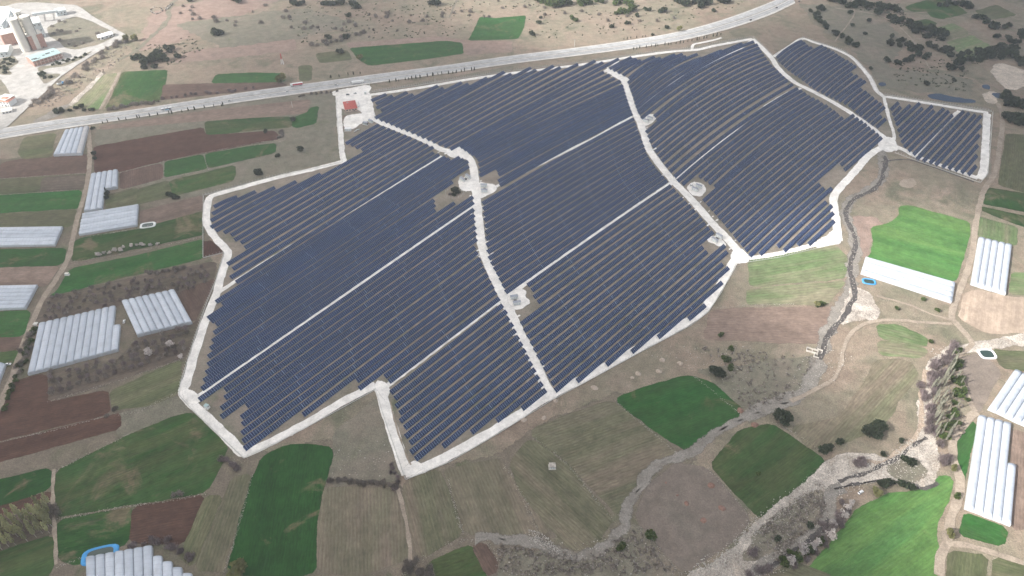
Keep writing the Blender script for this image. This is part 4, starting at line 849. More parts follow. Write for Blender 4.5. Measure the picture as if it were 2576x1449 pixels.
for line, n, s0, s1, j in (([(700, 40), (760, 70), (830, 60), (960, 80)], 22, 2, 4, 12), ([(930, 30), (1000, 60), (1100, 40), (1250, 20)], 20, 2, 4, 14), ([(440, 20), (560, 60), (660, 30)], 16, 2, 4, 14), ([(780, 110), (830, 108), (920, 85)], 16, 2.5, 4.5, 4), ([(1260, 10), (1330, 25), (1700, 60)], 14, 2, 3.5, 10)):
    plant_along(BARE, line, n, s0, s1, j, LB, GB)
LG = 'leafless shrub along the gully by the factory wall'
plant_along(BARE, [(70, 278), (120, 240), (170, 205), (230, 160), (300, 110), (330, 100)], 34, 2.5, 4.5, 4, LG, 'shrubs by the factory wall')
plant_along(EVER, [(120, 290), (180, 278), (240, 275)], 8, 2.5, 4, 3, 'dark shrub on the highway verge below the light green field', 'verge shrubs by the light green field')
plant_along(BARE, [(280, 275), (330, 268), (400, 258)], 14, 2, 3.5, 2, 'leafless shrub on the verge of the highway below the wheat', 'bare verge shrubs')
plant_along(VIOL, [(405, 250), (480, 240), (560, 232), (640, 222)], 14, 2, 3.2, 1.5, 'reddish leafless sapling between highway and dark ploughed field', 'saplings on the verge')
scatter(YELL, [(711, 207, 6), (704, 210, 5), (906, 152, 4), (318, 105, 4.5), (339, 102, 4.5), (345, 103, 3), (1708, 79, 4)], 'yellow green spring tree standing alone beyond the highway', 'spring trees beyond the highway')
LC = 'small dark cypress sapling planted along the highway verge'; GC = 'cypress saplings along the highway'
plant_along(CYPR, [(250, 312), (300, 303), (420, 288), (520, 272), (580, 262)], 17, 1.6, 2.6, .6, LC, GC)
plant_along(CYPR, [(975, 208), (1050, 197), (1130, 186), (1200, 176)], 20, 1.6, 2.6, .6, LC, GC)
plant_along(CYPR, [(1585, 126), (1640, 118), (1700, 111), (1760, 100), (1815, 88)], 22, 1.6, 2.5, .6, LC, GC)
plant_along(CYPR, [(815, 200), (870, 190), (920, 185)], 6, 1.5, 2.4, .6, LC, GC)
plant_along(CYPR, [(1560, 102), (1640, 90), (1640, 92)], 7, 1.3, 2.0, .8, LC, GC)
plant_along(BARE, [(740, 246), (800, 236), (850, 232)], 9, 1.5, 2.6, 1.5, 'low scrub bush between highway and roadside field', 'scrub on the near verge')
# orchards
LO_ = 'leafless grey orchard tree below the eleven bay greenhouse'; a0, a1 = ang((118, 980), (480, 860)), 0
ps = [at(*p) for p in [(122, 1004), (128, 940), (300, 905), (350, 855), (480, 822), (462, 892), (300, 950)]]
cx_ = sum(ps, Vector()) / len(ps); u = Vector((math.cos(a0), math.sin(a0), 0)); v = Vector((-u.y, u.x, 0)); rr = random.Random(3)
for i in range(-30, 31):
    for j in range(-14, 15):
        q = cx_ + u * i * 6.3 + v * j * 6.3 + Vector((rr.gauss(0, .7), rr.gauss(0, .7), 0))
        if inside(ps, q.x, q.y) and rr.random() < .9:
            (BLOS if rr.random() < .03 else ORCH).put(q, rr.uniform(2.1, 3.0), LO_, 'trees of the lower orchard') if rr.random() >= .0 else None
for p in in_area([(130, 750), (300, 712), (530, 668), (520, 730), (440, 735), (310, 762), (290, 770), (110, 810)], 90, 4, 4.0):
    ORCH.put(p, random.uniform(1.6, 2.6), 'leafless tree in the scrubby orchard above the greenhouses', 'trees of the upper orchard')
scatter(BLOS, [(430, 873, 3.2), (378, 895, 2.8), (456, 902, 2.4)], 'pale blossoming tree among the bare orchard trees', 'blossoming orchard trees')
plant_along(BLOS, [(231, 646), (300, 632), (330, 622), (400, 615)], 14, 1.4, 2.4, 1.0, 'small pale blossoming shrub on the grassy field bank', 'blossoming bank shrubs')
# poplars
for k, p in enumerate(in_area([(-40, 1330), (0, 1318), (60, 1300), (130, 1268), (135, 1338), (80, 1362), (0, 1386), (-40, 1395)], 62, 9, 3.4)):
    POPL.put(p, random.uniform(13, 17), 'slender yellow green poplar with pale trunk in the plantation', 'poplar plantation')
for p, s in along([(2398, 905), (2380, 945), (2358, 985), (2352, 1040), (2352, 1080), (2366, 1118)], 40, 9, 14, 2.2): WPOP.put(p, s, 'pale whitish poplar in the row along the riverbed', 'white poplars by the river')
for p, s in along([(2396, 930), (2384, 1000), (2390, 1060), (2372, 1120)], 18, 9, 12, 3.0): WPOP.put(p, s, 'pale whitish poplar in the row along the riverbed', 'white poplars by the river')
LV = 'reddish leafless thicket shrub on the river bank'
plant_along(VIOL, [(2400, 870), (2370, 905), (2345, 950), (2335, 1000), (2338, 1060), (2345, 1110)], 46, 2.4, 4.2, 3, LV, 'river bank thicket')
plant_along(BUSH, [(2405, 880), (2404, 930), (2420, 985), (2435, 1015)], 12, 2, 3.2, 1.5, 'green bush beside the dirt track round the grey field', 'bushes by the grey field')
plant_along(BUSH, [(2400, 960), (2395, 1020), (2378, 1070), (2385, 1110)], 14, 2, 3.4, 3, 'green bush under the pale poplars', 'bushes under the poplars')
# single trees
scatter(OAK, [(1974, 1062, 5.5), (1960, 1054, 4.8), (2208, 1078, 5.0), (2182, 1092, 5.0), (2196, 1086, 5.2), (2200, 1098, 4.5)], 'broad dark evergreen oak on the river terrace', 'evergreen oaks on the terrace')
scatter(OAK, [(1808, 945, 4.8), (1793, 936, 3.6), (1800, 940, 3.8)], 'grey green oak at the corner of the wheat field', 'oaks at the wheat field corner')
scatter(BUSH, [(1635, 1353, 3.6), (1568, 1375, 2.8), (1555, 1382, 2.2)], 'vivid green round bush near the gravel wash', 'vivid bushes by the wash')
scatter(BUSH, [(1840, 880, 2.6), (1812, 844, 2.6), (1830, 910, 3), (1820, 902, 2), (1836, 928, 3), (1905, 1195, 2), (2340, 862, 2), (2405, 1250, 2.5), (2255, 778, 2.2), (2320, 755, 2.2), (2358, 782, 2.5), (2060, 770, 3), (2068, 768, 2.6)], 'small green bush alone in the dry pasture', 'single pasture bushes')
scatter(YELL, [(608, 1447, 6.5)], 'yellow green tree at the lower end of the deep green field', 'yellow tree at the deep green field')
scatter(YELL, [(2055, 770, 2.6), (2385, 1350, 3), (2200, 1245, 3.2), (2395, 1183, 2.4)], 'yellowish spring bush by the green river field', 'yellow bushes by the river field')
scatter(EVER, [(2078, 1130, 3), (2088, 1128, 3), (2066, 1138, 3.5), (2115, 1110, 2.6), (2110, 1115, 2.2), (2220, 1145, 2.4), (2267, 1110, 2.2), (2035, 1325, 2.6), (2275, 1160, 3), (2290, 1165, 3.4), (1955, 1358, 2.4)], 'dark shrub growing on the stony riverbed', 'riverbed shrubs')
scatter(VIOL, [(2160, 1162, 4.5), (2168, 1168, 4), (2155, 1168, 3.5), (2370, 1160, 4), (2378, 1168, 4), (2382, 1155, 3.5)], 'big purplish leafless bush on the riverbed', 'purplish riverbed bushes')
plant_along(BLOS, [(2150, 1262), (2115, 1300), (2090, 1330), (2060, 1370), (1975, 1405)], 11, 2.2, 3.4, 2, 'pale blossoming tree between riverbed and bright green field', 'blossoming riverside trees')
plant_along(VIOL, [(2140, 1275), (2110, 1300), (2075, 1340), (2060, 1375), (1980, 1420)], 24, 2, 3.4, 2.5, 'purplish bush between riverbed and bright green field', 'riverside bushes')
plant_along(BUSH, [(2060, 1360), (1990, 1405), (1960, 1430)], 10, 2, 3.6, 2, 'green bush at the river edge of the bright field', 'green riverside bushes')
plant_along(EVER, [(2205, 1220), (2250, 1222), (2300, 1228)], 12, 1.8, 3, 1.5, 'dark bush under the river bank above the bright field', 'bank bushes')
scatter(VIOL, [(590, 1175, 3), (598, 1180, 3.2), (584, 1168, 2.4), (560, 1158, 3), (570, 1160, 2.6), (1890, 1395, 3.4), (1900, 1390, 3), (1930, 1432, 3.6), (1910, 1440, 3.4), (1885, 1447, 3)], 'leafless grey bush on rough ground below the farm', 'rough ground bushes')
plant_along(BARE, [(825, 1210), (880, 1212), (950, 1216), (1000, 1222)], 22, 1.4, 2.6, 1.0, 'low hedge bush above the brown stubble field', 'hedge above the stubble')
plant_along(VIOL, [(985, 1170), (995, 1200), (1000, 1230)], 8, 1.6, 2.6, 1.2, 'dark bush along the wall beside the lowest fence corner', 'bushes by the lowest corner')
plant_along(BARE, [(1010, 1430), (1050, 1425), (1080, 1449)], 12, 2, 3.4, 2.5, 'grey brush along the stony wall at the wash', 'brush at the wash')
plant_along(EVER, [(440, 500), (420, 488), (450, 502)], 8, 1.8, 3, 1.2, 'dark bush cluster by the stubble plot near the fence', 'bushes by the fence plot')
scatter(EVER, [(700, 395, 3), (755, 380, 4), (646, 440, 4.5), (655, 438, 4), (668, 334, 3), (737, 305, 4), (238, 390, 3), (241, 400, 2.6), (234, 325, 2.4), (270, 490, 3.2), (268, 500, 3), (264, 480, 2.4)], 'dark lone bush among the roadside fields', 'lone bushes among the fields')
plant_along(BARE, [(706, 330), (712, 345), (695, 352)], 7, 2, 3, 1, 'grey bush at the tip of the dark ploughed field', 'bushes at the ploughed field tip')
plant_along(BUSH, [(98, 812), (70, 880), (55, 920), (30, 985), (8, 1040)], 26, 1.4, 2.6, 1.2, 'dark hedge bush beside the dirt track', 'hedge by the dirt track')
plant_along(BARE, [(85, 840), (60, 905), (45, 945)], 12, 2, 3, 2, 'grey brush between the dirt track and greenhouse', 'brush by the greenhouse')
plant_along(BARE, [(360, 690), (420, 685), (470, 670)], 16, 1.6, 2.6, 1.2, 'bare bush on the bank below the long green field', 'bushes on the bank')
plant_along(VIOL, [(330, 1372), (400, 1362), (440, 1375), (480, 1415)], 16, 1.8, 3, 1.5, 'dark bush behind the lowest greenhouse', 'bushes behind the lowest greenhouse')
scatter(BARE, [(140, 1292, 4), (139, 1280, 3.4), (270, 1048, 2), (290, 1030, 2.5), (455, 1245, 2.4), (440, 1248, 2.2)], 'grey leafless bush on a field corner', 'field corner bushes')
scatter(EVER, [(1143, 480, 3.4), (1150, 485, 3.4), (1147, 478, 3), (1141, 492, 2.6)], 'dark tree inside the ringed white posts among solar rows', 'ringed trees'); scatter(VIOL, [(1132, 491, 2.0)], 'small brown bush inside the ringed white posts', 'ringed bush')
for p in in_area([(100, 60), (150, 52), (280, 82), (280, 95), (200, 122), (150, 110)], 14, 5, 6): BARE.put(p, random.uniform(2, 3.5), 'leafless shrub on the rough plot inside the factory loop', 'shrubs inside the factory loop')
for p in in_area([(100, 172), (220, 136), (200, 150), (120, 170)], 10, 6, 5): EVER.put(p, random.uniform(2, 3), 'dark shrub in front of the green roofed hall', 'shrubs at the hall')
for p in in_area([(-10, 150), (30, 145), (45, 156), (15, 185), (-10, 190)], 10, 7, 5): EVER.put(p, random.uniform(2.4, 3.6), 'dark shrub in the beds of the factory yard', 'yard shrubs')
for p in in_area([(97, 184), (140, 188), (112, 210)], 8, 8, 3): EVER.put(p, random.uniform(2, 3), 'dark shrub in the triangular bed of the yard', 'triangle bed shrubs')
# low undergrowth nobody could count
def undergrowth(areas, label, mat, n_each, seed, s=(.25, .6)):
    V, Q = [], []; r = np.random.default_rng(seed)
    for ar, n in zip(areas, n_each):
        for p in in_area(ar, n, seed):
            for k in range(9):
                c = np.array([p.x, p.y, 0]) + np.array([r.normal() * .7, r.normal() * .7, abs(r.normal()) * .35 + .1]); u = r.normal(size=3); u /= np.linalg.norm(u); w = np.cross(u, r.normal(size=3)); w /= np.linalg.norm(w); q = r.uniform(*s)
                b0 = len(V); V += [c - u * q - w * q, c + u * q - w * q, c + u * q + w * q, c - u * q + w * q]; Q.append((b0, b0 + 1, b0 + 2, b0 + 3))
    o = link('undergrowth', mesh_np('undergrowth', V, Q, mat)); tag(o, label, kind='stuff')
undergrowth([[(2230, 42), (2300, 60), (2375, 92), (2360, 104), (2290, 76), (2235, 56)], [(2430, 140), (2520, 112), (2530, 130), (2450, 165)], [(2100, 0), (2260, 10), (2280, 40), (2160, 25)], [(2230, 150), (2430, 150), (2440, 230), (2260, 210)], [(700, 0), (1250, 0), (1150, 90), (760, 110)], [(340, 120), (480, 90), (520, 120), (420, 175)], [(1250, 0), (1900, 0), (1700, 70), (1350, 100)]], 'low dark scrub dotted over the upper slopes', F_EVER, [200, 160, 160, 120, 260, 90, 160], 21)
undergrowth([[(1250, 1370), (1480, 1400), (1600, 1330), (1700, 1440), (1260, 1449)], [(1900, 1330), (2060, 1220), (2080, 1290), (1960, 1420)], [(2340, 900), (2420, 880), (2430, 1100), (2350, 1110)], [(1760, 870), (2060, 900), (1990, 1000), (1880, 1030)], [(60, 260), (330, 100), (300, 160), (120, 275)]], 'low grey brush on the river terrace', F_GREY, [260, 260, 160, 160, 160], 22)

# ------------------------------------------------------------------ stones
def rock_soup(points, s0, s1, seed):
    r = np.random.default_rng(seed); V, Q = [], []
    base = np.array([(1, 0, 0), (0, 1, 0), (-1, 0, 0), (0, -1, 0), (0, 0, 1), (0, 0, -.3)], float)
    tri = [(0, 1, 4), (1, 2, 4), (2, 3, 4), (3, 0, 4), (1, 0, 5), (2, 1, 5), (3, 2, 5), (0, 3, 5)]
    for p in points:
        s = r.uniform(s0, s1); a = r.uniform(0, 6.28); R_ = np.array([[math.cos(a), -math.sin(a), 0], [math.sin(a), math.cos(a), 0], [0, 0, 1]])
        v = base * (s * r.uniform(.6, 1.3, size=(6, 1))) * np.array([1.2, .9, .75]); v = v @ R_.T + np.array([p[0], p[1], p[2] + s * .15]); b0 = len(V)
        V += list(v); Q += [tuple(i + b0 for i in t) for t in tri]
    return V, Q
def stone_wall(line, label, width=1.6, per_m=3.0, s=(.14, .36), mat=None):
    ps = resample(smooth_line([at(*p) for p in line], 4), .5); nn = normals2(ps); r = np.random.default_rng(int(line[0][0] * 7 + line[0][1])); pts = []
    for p, n in zip(ps, nn):
        gap = mnoise.noise(Vector((p.x * .06, p.y * .06, 0)))
        for _ in range(r.poisson(per_m * .5 * max(.15, .9 + gap))):
            q = p + n * r.normal() * width * .4; pts.append((q.x, q.y, r.uniform(0, .25)))
    if not pts: return
    c = ps[0]; V, Q = rock_soup([(a - c.x, b_ - c.y, z) for a, b_, z in pts], s[0], s[1], 5)
    o = empty('stone_wall', (c.x, c.y, .2)); tag(o, label, 'stone wall'); k = link('stones', mesh_np('stones', V, Q, mat or W_STONE), o); tag(k, kind='stuff')
for line, lb, w in (([(1265, 1165), (1310, 1240), (1345, 1320), (1360, 1350), (1405, 1395)], 'rubble stone wall between stubble and sprouting fields', 2.2), ([(1340, 1100), (1430, 1172), (1500, 1260), (1545, 1310)], 'straight stone wall across the sprouting fields', 1.6), ([(1780, 1178), (1830, 1235), (1890, 1300), (1908, 1308)], 'stone wall between grey fallow and patchy wheat', 1.8),
   ([(1605, 1325), (1640, 1360), (1690, 1420), (1715, 1449)], 'stone wall on the lower edge of the grey fallow', 2.4), ([(1128, 1205), (1140, 1260), (1165, 1345)], 'crumbling stone wall between two stubble fields', 1.4), ([(1545, 1008), (1620, 1070), (1705, 1142)], 'stone wall along the green wheat field', 1.4),
   ([(1120, 1370), (1180, 1358), (1220, 1362), (1250, 1400), (1255, 1430)], 'white stone wall round the small plots by the wash', 2.2), ([(1010, 1449), (1060, 1410), (1110, 1380)], 'white stone bank at the lower end of the stubble', 2.6), ([(120, 1012), (300, 958), (470, 900)], 'low stone wall below the orchard', 1.2), ([(285, 1045), (360, 1030), (450, 985)], 'stony bank below the olive field', 2.0),
   ([(0, 1112), (150, 1080), (276, 1045)], 'low stone line between two red soil strips', 1.0), ([(140, 1185), (230, 1140), (330, 1090)], 'stone edged path above the large patchy field', 1.6), ([(143, 1308), (300, 1278), (440, 1258), (520, 1242)], 'stone line below the large patchy field', 1.4), ([(140, 1430), (170, 1418), (215, 1398)], 'white stones leading to the blue lined reservoir', 1.6),
   ([(180, 660), (350, 632), (510, 596)], 'stony bank between the two long green fields', 1.2), ([(202, 598), (350, 575), (400, 558)], 'stone edge below the wide greenhouse', 1.0), ([(412, 405), (412, 450)], 'white stone border of the small green plot', 1.0), ([(512, 388), (523, 425)], 'white stone border between twin green plots', 1.0), ([(412, 450), (523, 427), (590, 412)], 'stone border below the twin green plots', 1.0), ([(300, 436), (420, 405), (600, 368), (700, 352)], 'stone line below the dark red field', 1.0),
   ([(0, 451), (110, 443), (220, 436)], 'thin stone line under the ploughed strip', .9), ([(0, 491), (200, 478)], 'thin stone line above the bright strip', .9), ([(635, 1195), (605, 1310), (565, 1440)], 'pale stony edge of the deep green field', 1.0), ([(575, 1155), (600, 1165), (625, 1155)], 'heap of rubble below the fence corner', 3.0), ([(1770, 780), (1870, 770), (2000, 765)], 'stone edge above the sunlit ploughed field', 1.2), ([(1865, 1045), (1800, 990), (1745, 945)], 'stone edge of the green wheat field by the oak', 1.4),
   ([(2545, 935), (2520, 985), (2490, 1030)], 'white stones along the tall tunnels', 1.2), ([(640, 366), (700, 357), (720, 350)], 'short stone border by the ploughed tip', .9), ([(1215, 965), (1235, 980), (1245, 1000)], 'white boulders below the fence', 1.4), ([(2070, 1140), (2000, 1090), (1940, 1062)], 'stone path edge above the patchy wheat field', 1.2)):
    stone_wall(line, lb, w)
rub = []
for ar, n, sd in (([(2330, 880), (2395, 868), (2345, 905), (2322, 950), (2312, 1000), (2318, 1050), (2300, 1105), (2255, 1140), (2180, 1160), (2100, 1170), (2050, 1215), (1990, 1265), (1900, 1320), (1830, 1400), (1735, 1449), (1960, 1449), (2010, 1420), (2080, 1330), (2090, 1285), (2140, 1240), (2220, 1212), (2280, 1225), (2330, 1230), (2362, 1180), (2360, 1110), (2348, 1040), (2345, 985), (2355, 930)], 1500, 31), ([(1330, 1330), (1380, 1350), (1420, 1400), (1330, 1360)], 260, 33), ([(1250, 1380), (1600, 1340), (1700, 1449), (1260, 1449)], 240, 34), ([(1560, 870), (1900, 870), (1880, 1000), (1740, 930)], 160, 35), ([(820, 1130), (990, 1080), (1010, 1210), (830, 1210)], 50, 36), ([(2050, 860), (2150, 900), (2100, 960), (1950, 1010)], 200, 37)):
    rub += [(p.x, p.y, .35) for p in in_area(ar, n, sd)]
for line, n in (([(2050, 1212), (1990, 1262), (1905, 1322), (1830, 1400), (1735, 1449)], 1500), ([(2140, 1190), (2240, 1165), (2300, 1110)], 500)):
    rub += [(p.x, p.y, .35) for p, s in along(line, n, 1, 1, 2.4)]
V, Q = rock_soup(rub, .16, .5, 40); tag(link('rubble', mesh_np('rubble', V, Q, W_STONE2)), 'white limestone rubble strewn over the riverbed', kind='stuff')
sr = [(p.x, p.y, .5) for p, s in along([(2222, 395), (2228, 405), (2222, 432), (2218, 450), (2195, 478), (2150, 500), (2130, 525), (2128, 548), (2148, 590), (2152, 618), (2140, 660), (2142, 700), (2150, 745), (2095, 830), (2070, 880)], 420, 1, 1, 2.6)]
V, Q = rock_soup(sr, .2, .6, 41); tag(link('stream_pebbles', mesh_np('stream_pebbles', V, Q, W_STONE)), 'grey stones along the small stream', kind='stuff')

# ------------------------------------------------------------------ plastic greenhouses
def film(name, c):
    m, nt, b = new_mat(name); N, L = nt.nodes, nt.links
    g = N.new('ShaderNodeNewGeometry'); n = N.new('ShaderNodeTexNoise'); n.inputs['Scale'].default_value = .18; n.inputs['Detail'].default_value = 6; L.new(g.outputs['Position'], n.inputs['Vector'])
    r = ramp(nt, n.outputs['Fac'], [tuple(x * .86 for x in c), c, tuple(min(.9, x * 1.06) for x in c)], .3, .7); L.new(r.outputs[0], b.inputs['Base Color'])
    b.inputs['Roughness'].default_value = .38; b.inputs['Specular IOR Level'].default_value = .4; return m
W_FILM = film('greenhouse_film', (.46, .50, .56)); W_FILM2 = film('greenhouse_film_fresh', (.53, .57, .63)); W_FILMD = film('greenhouse_film_dusty', (.45, .44, .44)); W_RIB = plain('film_seam', (.38, .41, .46), .5)
W_WALL = plain('film_skirt', (.52, .55, .58), .5, vary=.08)
def greenhouse(blocks, label, h0=2.2, h1=1.35, ribs=True, group='plastic greenhouses', seed=0):
    rr = random.Random(seed); P0 = at(*blocks[0][0]); root = empty('plastic_greenhouse', (P0.x, P0.y, 0)); tag(root, label, 'greenhouse', group)
    for p0, p1, q0, q1, n in blocks:
        p0, p1, q0, q1 = [at(*x) - Vector((P0.x, P0.y, 0)) for x in (p0, p1, q0, q1)]
        for k in range(n):
            a, b_ = p0.lerp(p1, k / n), p0.lerp(p1, (k + 1) / n); c, d = q0.lerp(q1, k / n), q0.lerp(q1, (k + 1) / n)
            e = rr.uniform(-.25, .25); ax = (c - a).normalized(); a, b_ = a + ax * e, b_ + ax * e
            w = (b_ - a).length; hh = min(h1, w * .42); K = 8; nseg = max(3, int((c - a).length / 3)); V, Fs, Mi = [], [], []
            ins = .012
            prof = [(ins, h0)] + [(.5 - (.5 - ins) * math.cos(math.pi * j / K), h0 + hh * math.sin(math.pi * j / K)) for j in range(1, K)] + [(1 - ins, h0)]
            full = [(ins, .0)] + prof + [(1 - ins, .0)]; m = len(full)
            for i in range(nseg + 1):
                t = i / nseg; A, B = a.lerp(c, t), b_.lerp(d, t)
                for x, z in full: q = A.lerp(B, x); V.append((q.x, q.y, z))
            for i in range(nseg):
                for j in range(m - 1): Fs.append((i * m + j, i * m + j + 1, (i + 1) * m + j + 1, (i + 1) * m + j)); Mi.append(0 if 0 < j < m - 2 else 1)
            Fs.append(tuple(range(m))); Mi.append(1); Fs.append(tuple(reversed(range(nseg * m, nseg * m + m)))); Mi.append(1)
            me = bpy.data.meshes.new('tunnel_bay'); me.from_pydata(V, [], Fs); x = rr.random()
            me.materials.append(W_FILMD if x < .06 else W_FILM2 if x < .35 else W_FILM); me.materials.append(W_WALL); me.polygons.foreach_set('material_index', Mi)
            me.polygons.foreach_set('use_smooth', [len(f) == 4 and mi == 0 for f, mi in zip(Fs, Mi)]); me.update()
            bm = bmesh.new(); bm.from_mesh(me); bmesh.ops.recalc_face_normals(bm, faces=bm.faces); bm.to_mesh(me); bm.free()
            bay = link('tunnel_bay', me, root)
            if ribs:
                mb = MB(); 
                for i in range(0, nseg + 1):
                    t = i / nseg; A, B = a.lerp(c, t), b_.lerp(d, t); pr = [Vector((A.lerp(B, x).x, A.lerp(B, x).y, z + .03)) for x, z in prof]; w2 = ax * .07
                    vs = [q - w2 for q in pr] + [q + w2 for q in pr]; kk = len(pr); mb.add(vs, [(j, j + 1, kk + j + 1, kk + j) for j in range(kk - 1)], W_RIB)
                o = mb.build('hoop_seams', bay); tag(o, kind='stuff')
    return root
greenhouse([((136, 394), (208, 391), (165, 333), (225, 322), 5)], 'five bay tunnel greenhouse at the highway end of the dirt track', seed=1)
greenhouse([((213, 536), (259, 530), (231, 443), (272, 436), 3), ((266, 481), (297, 475), (272, 436), (298, 432), 2)], 'stepped tunnel greenhouse with three long and two short bays', seed=2)
greenhouse([((201, 594), (210, 541), (346, 570), (350, 518), 7)], 'wide low greenhouse of seven spans beside the white lined pond', 2.2, .8, seed=3)
greenhouse([((-70, 624), (-50, 577), (140, 620), (160, 574), 5)], 'long low greenhouse ending at the dirt track above the green strip', 2.2, .75, seed=4)
greenhouse([((-70, 784), (-40, 724), (66, 779), (97, 721), 6)], 'low greenhouse of six spans below the dry ploughed strip', 2.2, .8, seed=5)
greenhouse([((72, 946), (281, 890), (101, 820), (293, 775), 11), ((281, 890), (299, 885), (287, 826), (305, 822), 1)], 'largest tunnel greenhouse, eleven long bays and one short', seed=6)
greenhouse([((347, 849), (485, 815), (308, 763), (441, 734), 8)], 'eight bay tunnel greenhouse between the orchards', seed=7)
greenhouse([((222, 1530), (390, 1530), (219, 1408), (386, 1378), 7), ((390, 1530), (415, 1530), (387, 1406), (411, 1404), 1), ((415, 1530), (440, 1530), (411, 1420), (436, 1418), 1), ((440, 1530), (466, 1530), (436, 1434), (461, 1433), 1), ((466, 1530), (492, 1530), (461, 1449), (486, 1448), 1)], 'tunnel greenhouse with a stepped end beside the blue lined reservoir', seed=8)
greenhouse([((2440, 717), (2528, 744), (2460, 602), (2543, 622), 5)], 'five bay tunnel greenhouse beyond the bright green field', seed=9)
greenhouse([((2164, 690), (2176, 650), (2392, 764), (2400, 714), 4)], 'long low greenhouse along the bright green field', 2.2, .7, seed=10)
greenhouse([((2483, 1031), (2606, 1088), (2549, 935), (2666, 985), 6)], 'wide tunnel greenhouse below the grey fallow field', seed=11)
greenhouse([((2424, 1281), (2516, 1316), (2459, 1050), (2541, 1072), 4), ((2516, 1316), (2540, 1326), (2531, 1170), (2553, 1177), 1)], 'longest tunnel greenhouse, four bays and a short fifth, by the track', seed=12)
greenhouse([((-40, 985), (-4, 978), (-12, 916), (17, 921), 1)], 'single tunnel greenhouse at the dirt track with a parked car', seed=13)

# ------------------------------------------------------------------ ponds
def pond(cx_, cy_, rx, ry, rim, liner, label, rz=0.0):
    c = at(cx_, cy_); o = empty('lined_pond', (c.x, c.y, 0)); tag(o, label, 'pond'); mb = MB(); n = 20; vs = []
    for r_, z in ((1.0, .1), (.93, .9), (.80, .9), (.68, .35)):
        for i in range(n):
            a = 2 * math.pi * i / n; ca, sa = math.cos(a), math.sin(a); e = .55
            x, y = rx * r_ * math.copysign(abs(ca) ** e, ca), ry * r_ * math.copysign(abs(sa) ** e, sa); vs.append((x * math.cos(rz) - y * math.sin(rz), x * math.sin(rz) + y * math.cos(rz), z))
    fs = [(k * n + i, k * n + (i + 1) % n, (k + 1) * n + (i + 1) % n, (k + 1) * n + i) for k in range(3) for i in range(n)]
    mb.add(vs, fs, liner); mb.build('liner_rim', o); w = MB(); w.add([(v[0], v[1], .45) for v in vs[2 * n:3 * n]], [tuple(range(n))], W_POOL); w.build('water', o)
pond(372, 567, 7.5, 4.5, 1, W_LINER, 'small white lined pond beside the wide low greenhouse', R(14))
pond(2186, 709, 6.0, 4.0, 1, W_BLUE, 'small blue lined pond at the end of the long greenhouse', R(-12))
pond(2483, 891, 6.8, 5.6, 1, W_LINER, 'white lined pond on the corner of the grey fallow field')
pond(252, 1396, 11, 6, 1, W_BLUE, 'bright blue lined reservoir behind the stepped greenhouse', R(16))

# ------------------------------------------------------------------ soil and stone heaps
W_SOIL = plain('red_soil_heap', (.22, .13, .10), .95, vary=.25, scale=1.2); W_SPOIL = plain('pale_spoil_heap', (.40, .33, .27), .95, vary=.25, scale=1.0)
def mound(px, py, r_, h_, mat, label, group):
    p = fp(px, py); V, Fq = [], []; n, k = 14, 4; sd = random.uniform(0, 99)
    for j in range(k):
        for i in range(n):
            t = j / k; a_ = 2 * math.pi * i / n; q = r_ * (1 - t) * (1 + .25 * mnoise.noise(Vector((math.cos(a_) * 1.3 + sd, math.sin(a_) * 1.3, t * 2)))); V.append((math.cos(a_) * q, math.sin(a_) * q * .8, h_ * (1 - (1 - t) ** 1.6) + (.05 if j else -.1)))
    V.append((0, 0, h_))
    Fq = [(j * n + i, j * n + (i + 1) % n, (j + 1) * n + (i + 1) % n, (j + 1) * n + i) for j in range(k - 1) for i in range(n)] + [((k - 1) * n + i, (k - 1) * n + (i + 1) % n, k * n) for i in range(n)]
    me = bpy.data.meshes.new('soil_heap'); me.from_pydata(V, [], Fq); me.materials.append(mat); me.update(); o = link('soil_heap', me, None, (p.x, p.y, .12)); o.rotation_euler = (0, 0, sd); tag(o, label, 'heap', group)
for x, y, r_, h_ in ((2779, 1897, 2.8, 1.0), (2682, 1967, 2.0, .7), (2748, 2033, 2.4, .7), (2820, 1985, 2.6, .9), (2601, 1886, 1.0, .4), (2646, 1935, 1.0, .4)): mound(x, y, r_, h_, W_SOIL, 'low brown soil heap on the grey fallow field', 'heaps on the grey fallow')
for x, y, r_, h_ in ((2892, 1604, 3.0, 1.3), (2948, 1660, 3.0, 1.2)): mound(x, y, r_, h_, W_SOIL, 'round red earth heap beside the gravel wash', 'red heaps by the wash')
for x, y, r_, h_ in ((2587, 1406, 2.6, 1.1), (2658, 1419, 2.6, 1.0), (2493, 1460, 2.6, 1.1), (2573, 1450, 2.6, 1.0), (2322, 1515, 3.0, 1.0), (2470, 1475, 1.8, .8), (2046, 1641, 2.6, .9), (2170, 1565, 2.0, .8), (2125, 1632, 2.2, .8)): mound(x, y, r_, h_, W_SPOIL, 'pale spoil heap outside the fence below the solar rows', 'spoil heaps outside the fence')
